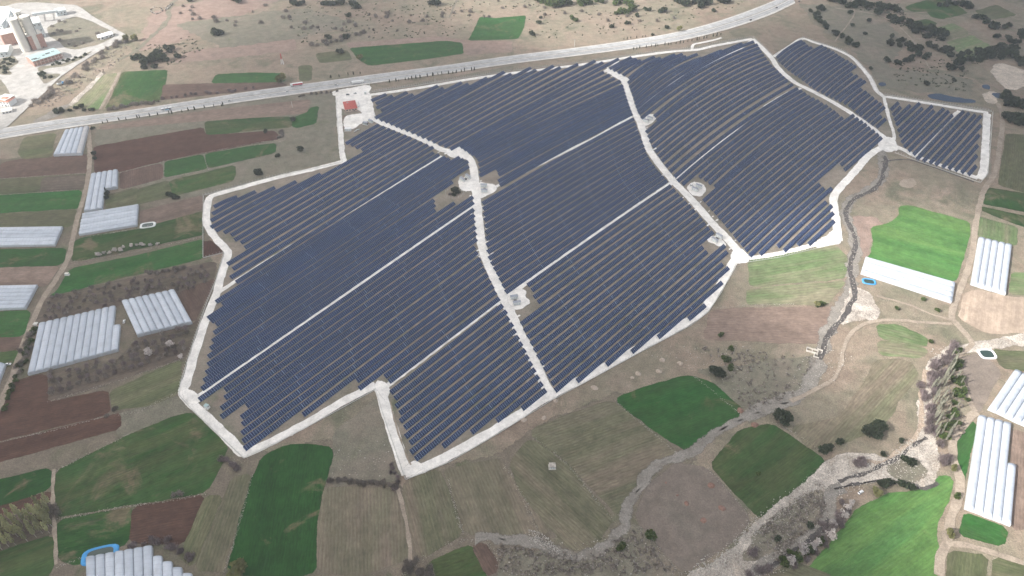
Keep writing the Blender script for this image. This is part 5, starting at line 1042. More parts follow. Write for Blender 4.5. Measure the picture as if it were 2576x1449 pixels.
# ------------------------------------------------------------------ cabins and transformers
def cabin(c, dirv, label, L_=6.4, W_=2.5, H_=2.9, group='transformer cabins', body=None, roof=None, name='transformer_cabin', cat='cabin'):
    rz = math.atan2(dirv.y, dirv.x); o = empty(name, (c.x, c.y, .30), rz); tag(o, label, cat, group)
    mb = MB(); mb.box((0, 0, .1), (L_ + .8, W_ + .8, .4), W_CONC); mb.build('plinth', o)
    mb = MB(); mb.box((0, 0, .3 + H_ / 2), (L_, W_, H_), body or W_PAINT); mb.build('body', o)
    mb = MB(); mb.box((0, 0, .3 + H_ + .09), (L_ + .3, W_ + .3, .18), roof or W_ROOFG); mb.build('roof', o)
    for x in (-L_ * .3, 0, L_ * .3):
        d = MB(); d.box((x, -W_ / 2 - .02, .3 + H_ * .42), (L_ * .2, .04, H_ * .74), W_SHED); p = d.build('door', o); h = MB(); h.box((x + L_ * .07, -W_ / 2 - .06, .3 + H_ * .42), (.06, .05, .3), W_DARK); h.build('handle', p)
    for s in (-1, 1):
        v = MB(); v.box((s * (L_ / 2 + .02), 0, .3 + H_ * .7), (.04, W_ * .5, H_ * .25), W_DARK); v.build('vent', o)
    return o
def transformer(c, dirv, label):
    rz = math.atan2(dirv.y, dirv.x); o = empty('transformer', (c.x, c.y, .28), rz); tag(o, label, 'transformer', 'dark transformers between cabins')
    mb = MB(); mb.box((0, 0, 1.0), (2.4, 1.1, 1.7), W_DARK); mb.build('tank', o)
    for s in (-1, 1):
        f = MB()
        for i in range(7): f.box((-1.05 + i * .35, s * .75, .95), (.06, .4, 1.3), W_DARK)
        f.build('cooling_fins', o)
    for x in (-.7, 0, .7):
        b_ = MB(); b_.tube((x, 0, 1.85), (x, 0, 2.4), .1, .06, W_CONC, 6); b_.build('bushing', o)
SITES = [((1806, 706), (1828, 695), (1819, 702), (23, 15), 'by the ringed trees'), ((1892, 751), (1890, 731), (1893, 741), (10, 0), 'across from ringed trees'), ((2522, 477), (2538, 467), (2531, 472), (25, 8), 'beside the upper spine road'),
         ((2713, 745), (2728, 733), (2721, 740), (22, 8), 'on the round gravel pad'), ((2790, 943), (2808, 928), (2800, 935), (28, 18), 'near the field corner'), ((2019, 1190), (2008, 1167), (2013, 1178), (22, -3), 'of the lowest blocks')]
for a, b_, t, d, w in SITES:
    dv_ = fp(a[0] + d[0], a[1] + d[1]) - fp(*a)
    cabin(fp(*a), dv_, 'white transformer cabin with grey roof, lower of the pair ' + w); cabin(fp(*b_), dv_, 'white transformer cabin with grey roof, upper of the pair ' + w)
    transformer(fp(*t), dv_, 'dark finned transformer between the cabins ' + w)
X_ = Vector((1, 0, 0))
cabin(fp(1448, 478), fp(1460, 484) - fp(1448, 478), 'pale grey container office beside the dark container', 6, 2.4, 2.6, 'site containers', W_SHED, W_ROOFG, 'container', 'container')
cabin(fp(1428, 487), fp(1440, 489) - fp(1428, 487), 'dark grey container next to the pale office', 6, 2.5, 2.6, 'site containers', W_DARK, W_ROOFG, 'container', 'container')
cabin(fp(1360, 511), fp(1370, 511) - fp(1360, 511), 'white prefab hut below the bare plot', 7, 3.4, 2.8, 'site huts', W_PAINT, W_PAINT, 'prefab_hut', 'hut')
cabin(fp(810, 1594), fp(820, 1598) - fp(810, 1594), 'small white hut with pale green roof inside the corner fence', 3, 2.4, 2.6, 'site huts', W_PAINT, W_TEAL, 'guard_hut', 'hut')
cabin(fp(1428, 368), X_, 'tiny white guard booth at the farm gate', 2.2, 2.2, 2.6, 'site huts', W_PAINT, W_PAINT, 'guard_booth', 'booth')
cabin(fp(144, 1273), X_, 'little pale hut beside the dirt track hedge', 3, 2.6, 2.2, 'farm huts', W_PLASTER, W_CONC, 'farm_hut', 'hut')
cabin(fp(264, 1075), X_, 'little white box hut on the long green field', 3.2, 2.0, 1.6, 'farm huts', W_PAINT, W_CONC, 'farm_hut', 'hut')
cabin(fp(2157, 1826), X_, 'small square stone hut alone on the sprouting field', 4.2, 3.4, 2.4, 'farm huts', W_STONE, W_STONE, 'stone_hut', 'hut')
c = fp(3172, 1372); o = empty('ruined_hut', (c.x, c.y, 0), R(-25)); tag(o, 'roofless white walled ruin beside the dark stream', 'ruin')
for (x, y, L_, W_, H_) in ((0, -2, 9, .5, 1.6), (0, 2, 9, .5, 1.3), (-4.3, 0, .5, 3.6, 1.5), (4.3, 0, .5, 3.6, 1.2), (0, 0, .5, 3.6, 1.0), (5.5, 3.6, 4, .5, 1.2), (7.3, 2, .5, 3, 1.0), (2, -4.4, .5, 4.4, 1.1), (4, -6, 4, .5, 1.0)):
    mb = MB(); mb.box((x, y, H_ / 2), (L_, W_, H_), W_STONE2); mb.build('wall', o)

# ------------------------------------------------------------------ buildings
def building(name, A, B, depth, h, label, wall, roofm, kind='gable', ridge=1.6, cols=4, floors=1, group=None, over=.5, cat='building', glass=True):
    d = (B - A); L_ = d.length; rz = math.atan2(d.y, d.x); c = (A + B) / 2
    o = empty(name, (c.x, c.y, 0), rz); tag(o, label, cat, group)
    x, y = L_ / 2, depth
    mb = MB(); mb.prism([(-x, 0), (x, 0), (x, y), (-x, y)], 0, h, wall, top=(kind == 'flat'))
    if kind == 'gable': mb.add([(-x, 0, h), (-x, y, h), (-x, y / 2, h + ridge)], [(0, 1, 2)], wall); mb.add([(x, 0, h), (x, y, h), (x, y / 2, h + ridge)], [(0, 1, 2)], wall)
    mb.build('wall', o)
    r = MB(); X, Y0_, Y1_ = x + over, -over, y + over; z = h + .02
    if kind == 'gable':
        e = -over * ridge / (y / 2)
        r.add([(-X, Y0_, z + e), (X, Y0_, z + e), (X, y / 2, z + ridge), (-X, y / 2, z + ridge), (X, Y1_, z + e), (-X, Y1_, z + e)], [(0, 1, 2, 3), (3, 2, 4, 5)], roofm)
        r.add([(-X, Y0_, z + e - .18), (X, Y0_, z + e - .18), (X, y / 2, z + ridge - .18), (-X, y / 2, z + ridge - .18), (X, Y1_, z + e - .18), (-X, Y1_, z + e - .18)], [(3, 2, 1, 0), (5, 4, 2, 3)], roofm)
    elif kind == 'hip':
        hx = max(.3, x - y / 2)
        r.add([(-X, Y0_, z), (X, Y0_, z), (X, Y1_, z), (-X, Y1_, z), (-hx, y / 2, z + ridge), (hx, y / 2, z + ridge)], [(0, 1, 5, 4), (1, 2, 5), (2, 3, 4, 5), (3, 0, 4), (3, 2, 1, 0)], roofm)
    elif kind == 'mono':
        r.add([(-X, Y0_, z), (X, Y0_, z), (X, Y1_, z + ridge), (-X, Y1_, z + ridge), (-X, Y0_, z - .2), (X, Y0_, z - .2), (X, Y1_, z + ridge - .2), (-X, Y1_, z + ridge - .2)], [(0, 1, 2, 3), (7, 6, 5, 4), (0, 4, 5, 1), (2, 6, 7, 3), (1, 5, 6, 2), (3, 7, 4, 0)], roofm)
    else:
        r.prism([(-X, Y0_), (X, Y0_), (X, Y1_), (-X, Y1_)], h - .01 + .03, h + .35, roofm, bottom=True)
    ro = r.build('roof', o)
    for f in range(floors):
        for i in range(cols):
            xx = -x + (i + .5) * L_ / cols; zz = h * (f + .55) / floors; ww, hh = min(1.6, L_ / cols * .45), min(1.5, h / floors * .42)
            m2 = MB(); m2.box((xx, -.03, zz), (ww, .08, hh), W_GLASS if glass else W_BRICK); w_ = m2.build('window', o); s = MB(); s.box((xx, -.1, zz - hh / 2 - .06), (ww + .2, .2, .1), W_CONC); s.build('sill', w_)
    dd = MB(); dd.box((x * .45, -.05, min(2.4, h * .5) / 2), (1.3, .1, min(2.4, h * .5)), W_DARK); dd.build('door', o)
    return o, ro
A, B = fp(1351, 438), fp(1396, 431.6); up = fp(1345, 397.5, 3.4); dpt = abs((up - A).dot(Vector((-(B - A).y, (B - A).x, 0)).normalized()))
o, ro = building('site_house', A, B, dpt, 3.4, 'pink walled house with red hipped tile roof at the farm gate', W_PLASTER, W_TILE, 'hip', 2.4, 4, 1, over=.7, cat='house')
for x in (-3.0, -2.0):
    ch = MB(); ch.box((x, dpt * .62, 5.6), (.7, .7, 1.5), W_PAINT); ch.build('chimney', ro)
for i, (x, y) in enumerate(((1400, 402), (1402, 408), (1404, 414), (1401, 418))):
    p = fp(x, y); o = empty('water_tank', (p.x, p.y, .33)); tag(o, 'white round water tank beside the red roofed house', 'tank', 'tanks by the house'); mb = MB(); mb.tube((0, 0, 0), (0, 0, 1.7), 1.0, 1.0, W_PAINT, 12); mb.build('body', o, smooth=False); mb = MB(); mb.tube((0, 0, 1.7), (0, 0, 2.0), 1.0, .3, W_PAINT, 12); mb.build('lid', o)
for i, (x, y) in enumerate(((1390, 515), (1394, 511), (1398, 510), (1402, 509), (1386, 517))):
    p = fp(x, y); mb = MB(); mb.box((0, 0, .4), (2.4, 1.2, .8), W_STONE); mb.box((.3, .2, .95), (1.6, .9, .3), W_SHED); o = empty('pallet_stack', (p.x, p.y, .3), R(40)); tag(o, 'grey pallet stack on the storage ground below the containers', 'pallet', 'stored pallets'); mb.build('load', o); mb = MB(); mb.box((0, 0, -.08), (2.6, 1.4, .16), W_DARK); mb.build('pallet', o)
# factory
def silo(c, r, h, label):
    o = empty('silo', (c.x, c.y, 1.6)); tag(o, label, 'silo', 'twin silos'); mb = MB(); mb.tube((0, 0, -2), (0, 0, h), r, r, W_CONC, 28); mb.build('shell', o, smooth=False)
    mb = MB(); mb.tube((0, 0, h), (0, 0, h + .8), r + .35, r + .35, W_CONC, 28); mb.build('rim', o)
    mb = MB(); mb.tube((r + .4, 0, 0), (r + .4, 0, h), .25, .25, W_DARK, 5); mb.build('ladder', o)
silo(fp(106, 200), 6.2, 43, 'tall pale concrete silo standing in front of its twin'); silo(fp(150, 188), 6.2, 43, 'tall pale concrete silo standing behind its twin')
building('silo_headhouse', fp(120, 186), fp(140, 180), 10, 49, 'narrow tower with pale cap between the twin silos', W_CONC, W_PAINT, 'flat', .6, 2, 6)
A, B = fp(131, 199), fp(187, 184)
building('factory_building', A, B, 17, 20, 'tall brick mill building beside the silos', W_BRICK, W_CONC, 'flat', cols=4, floors=4, glass=False)
building('factory_building', fp(24, 184), fp(75, 172), 20, 17, 'brick hall on the far side of the silos', W_BRICK, W_CONC, 'flat', cols=3, floors=2, glass=False)
building('factory_building', fp(150, 152), fp(182, 146), 16, 22, 'grey sheet tower behind the mill building', W_SHED, W_SHED, 'mono', 3, 2, 3)
A, B = fp(138, 263), fp(246, 229.5)
o, ro = building('workshop_hall', A, B, 24, 8.2, 'long brick hall with pale teal sheet roof', W_BRICK, W_TEAL, 'gable', 2.0, 8, 1)
for x, y, w, d_ in ((-14, 5, 7, 2.4), (-11, 3, 8, 1.4), (-1, 6.5, 3, 2.2), (5, 8, 6, 3), (12, 9, 4, 1.6)):
    s = MB(); s.box((x, y, 8.2 + 2.0 * y / 12 + .06), (w, d_, .06), W_DARK, 0, math.atan2(2, 12)); s.build('skylight', ro)
for i in range(9):
    s = MB(); s.box((-19.5 + i * 4.9, -.12, 4), (.5, .2, 8), W_PLASTER); s.build('pilaster', o)
s = MB(); s.box((0, -.12, 4.4), (39.5, .18, .5), W_PLASTER); s.build('band_course', o)
building('storage_shed', fp(48, 82), fp(77, 70), 36, 12, 'white gabled storage shed at the far side of the yard', W_SHED, W_PAINT, 'gable', 3, 3, 1)
building('storage_shed', fp(10, 70), fp(28, 65), 12, 6, 'low white annex of the storage shed', W_SHED, W_PAINT, 'mono', 1, 2, 1)
building('storage_shed', fp(226, 66), fp(264, 58), 12, 8, 'pale arched shed on the loop road', W_SHED, W_SHED, 'gable', 2.5, 3, 1)
building('storage_shed', fp(-40, 116), fp(17, 116), 30, 9, 'grey shed behind the factory yard', W_SHED, W_PAINT, 'gable', 2.5, 4, 1)
building('storage_shed', fp(-50, 232), fp(40, 222), 24, 8, 'long white warehouse by the factory gate', W_SHED, W_PAINT, 'gable', 3, 5, 1)
building('storage_shed', fp(395, 158), fp(446, 143), 12, 4.5, 'small white sheet barn inside the loop road', W_PAINT, W_PAINT, 'gable', 1.6, 3, 1)
building('gate_house', fp(-6, 416), fp(42, 420), 13, 7, 'two storey house with faded red roof by the factory gate', W_PAINT, W_TILE2, 'hip', 3, 4, 2, cat='house')
building('gate_house', fp(33, 418), fp(68, 398), 14, 8.5, 'grey flat roofed block attached to the gate house', W_CONC, W_CONC, 'flat', 1, 3, 2, cat='house')
building('office_block', fp(10, 448), fp(50, 440), 8, 3, 'low white office near the highway corner', W_PAINT, W_CONC, 'flat', 1, 3, 1)
p0, p1 = fp(140, 90), fp(240, 76); o = empty('conveyor_gallery', (p0.x, p0.y, 0)); tag(o, 'dark elevated conveyor running from the silos to the shed', 'conveyor'); v = p1 - p0; mb = MB()
mb.box((v.x / 2, v.y / 2, 13), (v.length, 3, 3), W_SHED, math.atan2(v.y, v.x)); mb.build('gallery', o)
mb = MB(); mb.box((v.x / 2, v.y / 2, 11.3), (v.length, 2.8, .4), W_DARK, math.atan2(v.y, v.x)); mb.build('deck', o)
for t in (.12, .45, .8):
    for s in (-1, 1):
        mb = MB(); mb.tube((v.x * t - 3, v.y * t + s * 1.3, 0), (v.x * t, v.y * t + s * 1.3, 11.2), .3, .3, W_DARK, 5); mb.build('trestle_leg', o)
p0, p1 = fp(22, 113), fp(66, 92); o = empty('inclined_conveyor', (p0.x, p0.y, 0)); tag(o, 'pale inclined conveyor leading up to the front silo', 'conveyor'); q = p1 - p0; mb = MB(); mb.tube((0, 0, 1), (q.x, q.y, 20), 1.3, 1.3, W_SHED, 6); mb.build('tube', o); mb = MB(); mb.tube((q.x * .6, q.y * .6, 0), (q.x * .6, q.y * .6, 12), .4, .4, W_DARK, 5); mb.build('support', o)

# ------------------------------------------------------------------ vehicles
HZ = .645
def wheel(o, x, y, r=.33, w=.22):
    mb = MB(); mb.tube((x, y - w / 2, r), (x, y + w / 2, r), r, r, W_TYRE, 12); t = mb.build('wheel', o); h = MB(); h.tube((x, y - w / 2 - .01, r), (x, y + w / 2 + .01, r), r * .55, r * .55, W_POST, 10) if False else h.tube((x, y - w / 2 - .01, r), (x, y + w / 2 + .01, r), r * .55, r * .55, W_CONC, 10); h.build('rim', t)
PAINTS = {}
def paint(c):
    if c not in PAINTS: PAINTS[c] = plain('car_paint', c, .35, spec=.5)
    return PAINTS[c]
def car(p, dv_, colr, label, z=.66, pickup=False, group='cars'):
    o = empty('car', (p.x, p.y, z), math.atan2(dv_.y, dv_.x)); tag(o, label, 'car', group); m = paint(colr)
    side = [(-2.15, .35), (2.1, .35), (2.18, .7), (1.95, .92), (1.0, 1.0), (-1.9, 1.02), (-2.18, .9)]
    mb = MB()
    for w, s in ((.86, 0),):
        vs = [(x, -w, z_) for x, z_ in side] + [(x, w, z_) for x, z_ in side]; n = len(side)
        mb.add(vs, [tuple(range(n)), tuple(reversed(range(n, 2 * n)))] + [(i, n + i, n + (i + 1) % n, (i + 1) % n) for i in range(n)], m)
    mb.build('body', o)
    cab = [(-1.75 if not pickup else -.4, 1.0), (1.05, .99), (.45, 1.46), (-1.2 if not pickup else -.25, 1.47)]
    g = MB(); vs = [(x, -.78 if z_ < 1.2 else -.62, z_) for x, z_ in cab] + [(x, .78 if z_ < 1.2 else .62, z_) for x, z_ in cab]
    g.add(vs, [(0, 1, 2, 3), (7, 6, 5, 4), (1, 5, 6, 2), (0, 3, 7, 4)], W_GLASS); g.build('windows', o)
    r = MB(); r.box((-.38 if not pickup else .1, 0, 1.49), (1.7 if not pickup else .75, 1.26, .06), m); r.build('roof', o)
    for x in (-1.3, 1.32):
        for y in (-.8, .8): wheel(o, x, y)
    for y in (-.6, .6):
        h = MB(); h.box((2.15, y, .68), (.08, .3, .14), W_PAINT); h.build('headlight', o); t = MB(); t.box((-2.18, y, .75), (.06, .3, .14), W_TILE); t.build('tail_light', o)
def hdir(x, y, fwd=True):
    p = fp(x, y); k = min(range(len(HU)), key=lambda i: (HU[i] - p).length); k = max(1, min(len(HU) - 2, k)); d = HU[k + 1] - HU[k - 1]; return d if fwd else -d
for x, y, c, f, lb in ((897, 396.5, (.75, .75, .76), True, 'white car on the highway between bus and red trailer lorry'), (1124, 361, (.74, .74, .75), True, 'white car on the highway below the red trailer lorry'), (1313, 334.5, (.75, .75, .76), True, 'white car on the highway behind the white lorry'), (1374, 326.5, (.7, .7, .72), True, 'pale car tailgating the white lorry'),
                       (2932, 81, (.03, .03, .035), True, 'black car where the highway bends past the farm'), (3033, 33, (.04, .04, .05), True, 'dark car higher up the bend of the highway'), (3122, 8, (.03, .035, .05), True, 'dark car at the top of the highway')):
    car(fp(x, y), hdir(x, y, f), c, lb, HZ)
car(fp(1388, 367), X_, (.55, .56, .57), 'silver pickup parked at the farm gate', .38, True); car(fp(1359, 372), X_, (.2, .21, .22), 'dark grey car parked at the farm gate', .38); car(fp(486, 1258), at(311, 800) - at(308, 815), (.78, .78, .78), 'white car parked between two tunnel greenhouses', .1); car(fp(33, 1425), at(30, 917) - at(20, 918), (.72, .73, .75), 'pale car parked at the single tunnel greenhouse', .1); car(fp(2702, 727), X_, (.76, .76, .76), 'white car parked on the round gravel pad', .38); car(fp(3361, 1925), at(2190, 1235) - at(2180, 1242), (.76, .76, .76), 'white car parked above the bright green river field', .1)
M_STRIPE = plain('bus_blue', (.12, .38, .55), .4); M_NAVY = plain('bus_navy', (.03, .03, .10), .4)
def bus(p, dv_, label):
    o = empty('bus', (p.x, p.y, HZ), math.atan2(dv_.y, dv_.x)); tag(o, label, 'bus'); mb = MB(); mb.box((0, 0, 1.75), (12, 2.5, 2.7), W_PAINT); mb.build('body', o); mb = MB(); mb.box((0, 0, 3.16), (11.6, 2.3, .12), W_PAINT); rf = mb.build('roof', o)
    for x in (-2, 1.5): h = MB(); h.box((x, 0, 3.3), (2.0, 1.3, .2), W_ROOFG); h.build('roof_hatch', rf)
    for s in (-1, 1):
        for i in range(7): w = MB(); w.box((-4.9 + i * 1.55, s * 1.26, 2.35), (1.4, .05, .9), W_GLASS); w.build('window', o)
        w = MB(); w.box((.3, s * 1.265, 1.3), (4.2, .04, .9), M_STRIPE); w.build('stripe', o); w = MB(); w.box((3.6, s * 1.262, 1.35), (1.6, .05, 1.5), M_NAVY); w.build('stripe', o)
    w = MB(); w.box((6.01, 0, 2.2), (.06, 2.2, 1.4), W_GLASS); w.build('windscreen', o)
    for x in (-3.8, 3.9):
        for y in (-1.1, 1.1): wheel(o, x, y, .5, .3)
bus(fp(653, 432), hdir(653, 432), 'white coach with blue side pattern on the highway')
def lorry(p, dv_, side, label):
    o = empty('lorry', (p.x, p.y, HZ), math.atan2(dv_.y, dv_.x)); tag(o, label, 'lorry'); mb = MB(); mb.box((5.6, 0, 2.0), (2.4, 2.4, 2.9), W_PAINT); cb = mb.build('cab', o); w = MB(); w.box((6.81, 0, 2.5), (.05, 2.1, .9), W_GLASS); w.build('windscreen', cb)
    mb = MB(); mb.box((-2.2, 0, 2.45), (13, 2.5, 2.7), W_PAINT); t = mb.build('trailer', o)
    for s in (-1, 1): q = MB(); q.box((-2.2, s * 1.265, 2.4), (12.4, .05, 2.0), side); q.build('side_curtain', t)
    mb = MB(); mb.box((-1.5, 0, .95), (14, 1.0, .25), W_DARK); mb.build('chassis', o)
    for x in (-7, -5.8, -4.6, 3.6, 5.9):
        for y in (-1.05, 1.05): wheel(o, x, y, .5, .35)
W_RED = plain('red_curtain', (.50, .06, .08), .6)
lorry(fp(1157, 337), hdir(1157, 337, False), W_RED, 'articulated lorry with red curtain trailer on the highway'); lorry(fp(1402, 327), hdir(1402, 327), W_PAINT, 'articulated lorry with plain white trailer passing the farm entrance')
p = fp(238, 332); o = empty('lorry', (p.x, p.y, HZ), R(35)); tag(o, 'short lorry with bright blue cab at the factory wall', 'lorry'); mb = MB(); mb.box((3.2, 0, 1.7), (2.2, 2.4, 2.4), W_BLUE); mb.build('cab', o); mb = MB(); mb.box((-1, 0, 1.6), (6, 2.4, 1.6), W_SHED); mb.build('load_bed', o)
for x in (-3, -1.8, 3):
    for y in (-1, 1): wheel(o, x, y, .5, .3)
for x, y, lb in ((20, 436, 'white van parked by the low office'), ): car(fp(x, y), X_, (.74, .74, .74), lb, HZ)

# ------------------------------------------------------------------ masts and poles
p = fp(1104, 251); o = empty('lattice_mast', (p.x, p.y, 0)); tag(o, 'short lattice mast with red painted upper half beyond the highway', 'mast'); W_MRED = plain('mast_red', (.55, .08, .08), .6)
for i in range(4):
    a = R(45 + 90 * i); lg = MB(); lg.tube((math.cos(a) * 2.4, math.sin(a) * 2.4, 0), (math.cos(a) * 1.0, math.sin(a) * 1.0, 7), .22, .18, W_PAINT, 5); lg.build('leg', o); lg = MB(); lg.tube((math.cos(a) * 1.0, math.sin(a) * 1.0, 7), (math.cos(a) * .35, math.sin(a) * .35, 15), .22, .16, W_MRED, 5); lg.build('upper_leg', o)
for k in range(7):
    z0 = k * 2.0 + .5; r0 = 2.4 - z0 * .2 if z0 < 7 else 1.0 - (z0 - 7) * .08
    br = MB()
    for i in range(4):
        a, b_ = R(45 + 90 * i), R(135 + 90 * i); br.tube((math.cos(a) * r0, math.sin(a) * r0, z0), (math.cos(b_) * r0, math.sin(b_) * r0, z0 + 1.6), .1, .1, W_PAINT if z0 < 7 else W_MRED, 4)
    br.build('brace', o)
def pole(x, y, h, label):
    p = fp(x, y); o = empty('utility_pole', (p.x, p.y, 0)); tag(o, label, 'pole', 'utility poles'); mb = MB(); mb.tube((0, 0, 0), (0, 0, h), .28, .2, W_POSTC, 8); mb.build('shaft', o); mb = MB(); mb.box((0, 0, h - .6), (2.2, .15, .15), W_DARK); mb.build('crossarm', o)
pole(2244, 183, 11, 'pale concrete pole on the slope beyond the highway'); pole(1700, 325, 8, 'slim pole behind the highway fence'); pole(1143, 340 + 80, 8, 'slim pole beside the highway edge field'); pole(1444, 334, 7, 'slim pole at the farm entrance')
# sheep
def sheep_mesh(mat):
    mb = MB(); n = 8; rings = [(-.55, .18, .38), (-.45, .3, .38), (0, .34, .64), (.4, .3, .66), (.52, .16, .7), (.62, .13, .82), (.85, .09, .8)]; vs = []
    for x, r, z in rings:
        for i in range(n): a = 2 * math.pi * i / n; vs.append((x, math.cos(a) * r, z + math.sin(a) * r))
    fs = [(k * n + i, k * n + (i + 1) % n, (k + 1) * n + (i + 1) % n, (k + 1) * n + i) for k in range(len(rings) - 1) for i in range(n)] + [tuple(range(n)), tuple(reversed(range((len(rings) - 1) * n, len(rings) * n)))]
    mb.add(vs, fs, mat)
    for x in (-.4, .35):
        for y in (-.16, .16): mb.tube((x, y, 0), (x, y, .5), .05, .07, W_DARK, 5)
    return mb.mesh('sheep')
SH = [sheep_mesh(plain('pale_fleece', (.55, .52, .47), .95)), sheep_mesh(plain('dark_fleece', (.06, .05, .045), .95))]
rr = random.Random(12)
for i in range(95):
    if i < 45: a = rr.uniform(0, 6.28); x, y = 612 + math.cos(a) * 24 * rr.uniform(.8, 1.05), 42 + math.sin(a) * 14 * rr.uniform(.75, 1.05)
    else: t = rr.random(); x, y = 645 + 30 * t + rr.gauss(0, 3), 38 - 22 * t + rr.gauss(0, 3)
    p = fp(x, y); k = 0 if rr.random() < .4 else 1; o = link('sheep', SH[k], None, (p.x, p.y, .1)); o.rotation_euler = (0, 0, rr.uniform(0, 6.28)); o.scale = (1.5, 1.5, 1.5); tag(o, ('pale' if k == 0 else 'dark') + ' sheep of the flock grazing in the hollow above the factory', 'sheep', 'pale sheep of the flock' if k == 0 else 'dark sheep of the flock')

# ------------------------------------------------------------------ perimeter fence
mbp = MB(); mbp.box((0, 0, 1.1), (.16, .16, 2.3), W_POSTC); mbp.box((0, .18, 2.38), (.14, .5, .14), W_POSTC, 0, R(38)); POSTM = mbp.mesh('fence_post')
def fence(line, label, step=3.0):
    ps = resample([at(*p) for p in line], .5); c0 = ps[0].copy(); o = empty('perimeter_fence', (c0.x, c0.y, 0)); tag(o, label, 'fence', 'perimeter fence'); nn = normals2(ps); k = int(step / .5)
    for i in range(0, len(ps), k):
        q = link('fence_post', POSTM, o, (ps[i].x - c0.x, ps[i].y - c0.y, .2)); q.rotation_euler = (0, 0, math.atan2(nn[i].y, nn[i].x) + R(90))
    sub = ps[::k] + [ps[-1]]
    w = MB(); V, Fc = [], []
    for j, z in enumerate((.6, 1.0, 1.4, 1.8, 2.2)):
        for a, b_ in zip(sub[:-1], sub[1:]):
            a2, b2 = a - c0, b_ - c0; w.add([(a2.x, a2.y, z), (b2.x, b2.y, z), (b2.x, b2.y, z + .035), (a2.x, a2.y, z + .035)], [(0, 1, 2, 3)], W_NET)
    t = w.build('fence_wires', o); tag(t, kind='stuff')
    pl = MB()
    for a, b_ in zip(sub[:-1], sub[1:]):
        d = b_ - a; m_ = (a + b_) / 2 - c0; pl.box((m_.x, m_.y, .3), (d.length, .3, .5), W_POSTC, math.atan2(d.y, d.x))
    pl.build('concrete_footing', o)
for line, lb in (([(845, 246), (851, 330), (857, 390), (862, 408)], 'post fence beside the house lane'), ([(862, 408), (780, 427), (700, 442), (600, 468), (514, 491)], 'post fence above the upper corner block'), ([(512, 493), (511, 560), (511, 648)], 'straight post fence along the long green fields'), ([(511, 649), (562, 636)], 'short post fence under the red soil triangle'), ([(563, 638), (545, 700), (520, 762), (490, 850), (454, 965), (451, 994)], 'post fence along the orchards'), ([(451, 995), (480, 1028), (540, 1085), (613, 1153)], 'post fence along the patchy green field'), ([(614, 1153), (700, 1113), (800, 1060), (944, 981)], 'post fence above the deep green field'), ([(945, 982), (966, 1050), (1020, 1207)], 'post fence on the notch side of the lowest block'),
                 ([(1021, 1207), (1130, 1163), (1250, 1093), (1390, 1006), (1480, 958), (1600, 892)], 'post fence below the lowest block'), ([(1600, 892), (1740, 818), (1782, 785), (1815, 735), (1845, 678), (1852, 662)], 'post fence above the oak pasture'), ([(1880, 660), (1960, 648), (2050, 626), (2114, 613), (2112, 560), (2104, 500)], 'post fence round the corner above the stream'), ([(2212, 240), (2192, 193), (2160, 158), (2118, 127), (2020, 95), (1948, 140)], 'post fence round the fenced upper block'), ([(1944, 140), (1893, 93)], 'short post fence climbing between the upper blocks'),
                 ([(1890, 94), (1800, 110), (1750, 122), (1690, 126), (1560, 143), (1440, 160), (1288, 178)], 'post fence along the bend of the highway'), ([(1286, 178), (1180, 194), (1050, 215), (925, 234)], 'post fence along the straight of the highway'), ([(2225, 238), (2340, 256), (2420, 268), (2496, 281)], 'post fence along the dark pools'), ([(2497, 283), (2490, 380), (2484, 440), (2466, 460), (2390, 434), (2310, 406), (2250, 384)], 'post fence round the smallest block')):
    fence(line, lb)
p = fp(1775, 757); o = empty('post_ring', (p.x, p.y, 0)); tag(o, 'ring of white posts round the trees among solar rows', 'fence')
for i in range(18):
    a = 2 * math.pi * i / 18; q = link('fence_post', POSTM, o, (math.cos(a) * 9.5, math.sin(a) * 9, 0)); q.rotation_euler = (0, 0, a + R(90))
w = MB()
for i in range(18):
    a, b_ = 2 * math.pi * i / 18, 2 * math.pi * (i + 1) / 18
    w.tube((math.cos(a) * 9.5, math.sin(a) * 9, 1.6), (math.cos(b_) * 9.5, math.sin(b_) * 9, 1.6), .03, .03, W_NET, 4)
tag(w.build('ring_wire', o), kind='stuff')
# ------------------------------------------------------------------ broken cloud layer above the valley, thin over the sunlit patches
M_CLOUD, nt, b = new_mat('cloud_vapour'); N, L = nt.nodes, nt.links
N.remove(b); out = N['Material Output']
tr = N.new('ShaderNodeBsdfTransparent'); tl = N.new('ShaderNodeBsdfTranslucent'); tl.inputs[0].default_value = (.97, .97, .97, 1)
df = N.new('ShaderNodeBsdfDiffuse'); df.inputs[0].default_value = (.9, .9, .9, 1)
m1 = N.new('ShaderNodeMixShader'); m1.inputs[0].default_value = .3; L.new(tl.outputs[0], m1.inputs[1]); L.new(df.outputs[0], m1.inputs[2])
aa = N.new('ShaderNodeAttribute'); aa.attribute_name = 'thickness'
m2 = N.new('ShaderNodeMixShader'); L.new(aa.outputs['Fac'], m2.inputs[0]); L.new(tr.outputs[0], m2.inputs[1]); L.new(m1.outputs[0], m2.inputs[2]); L.new(m2.outputs[0], out.inputs[0])
CLZ = 950.0
shift = Vector((sdir.x, sdir.y)) * (CLZ / sdir.z)
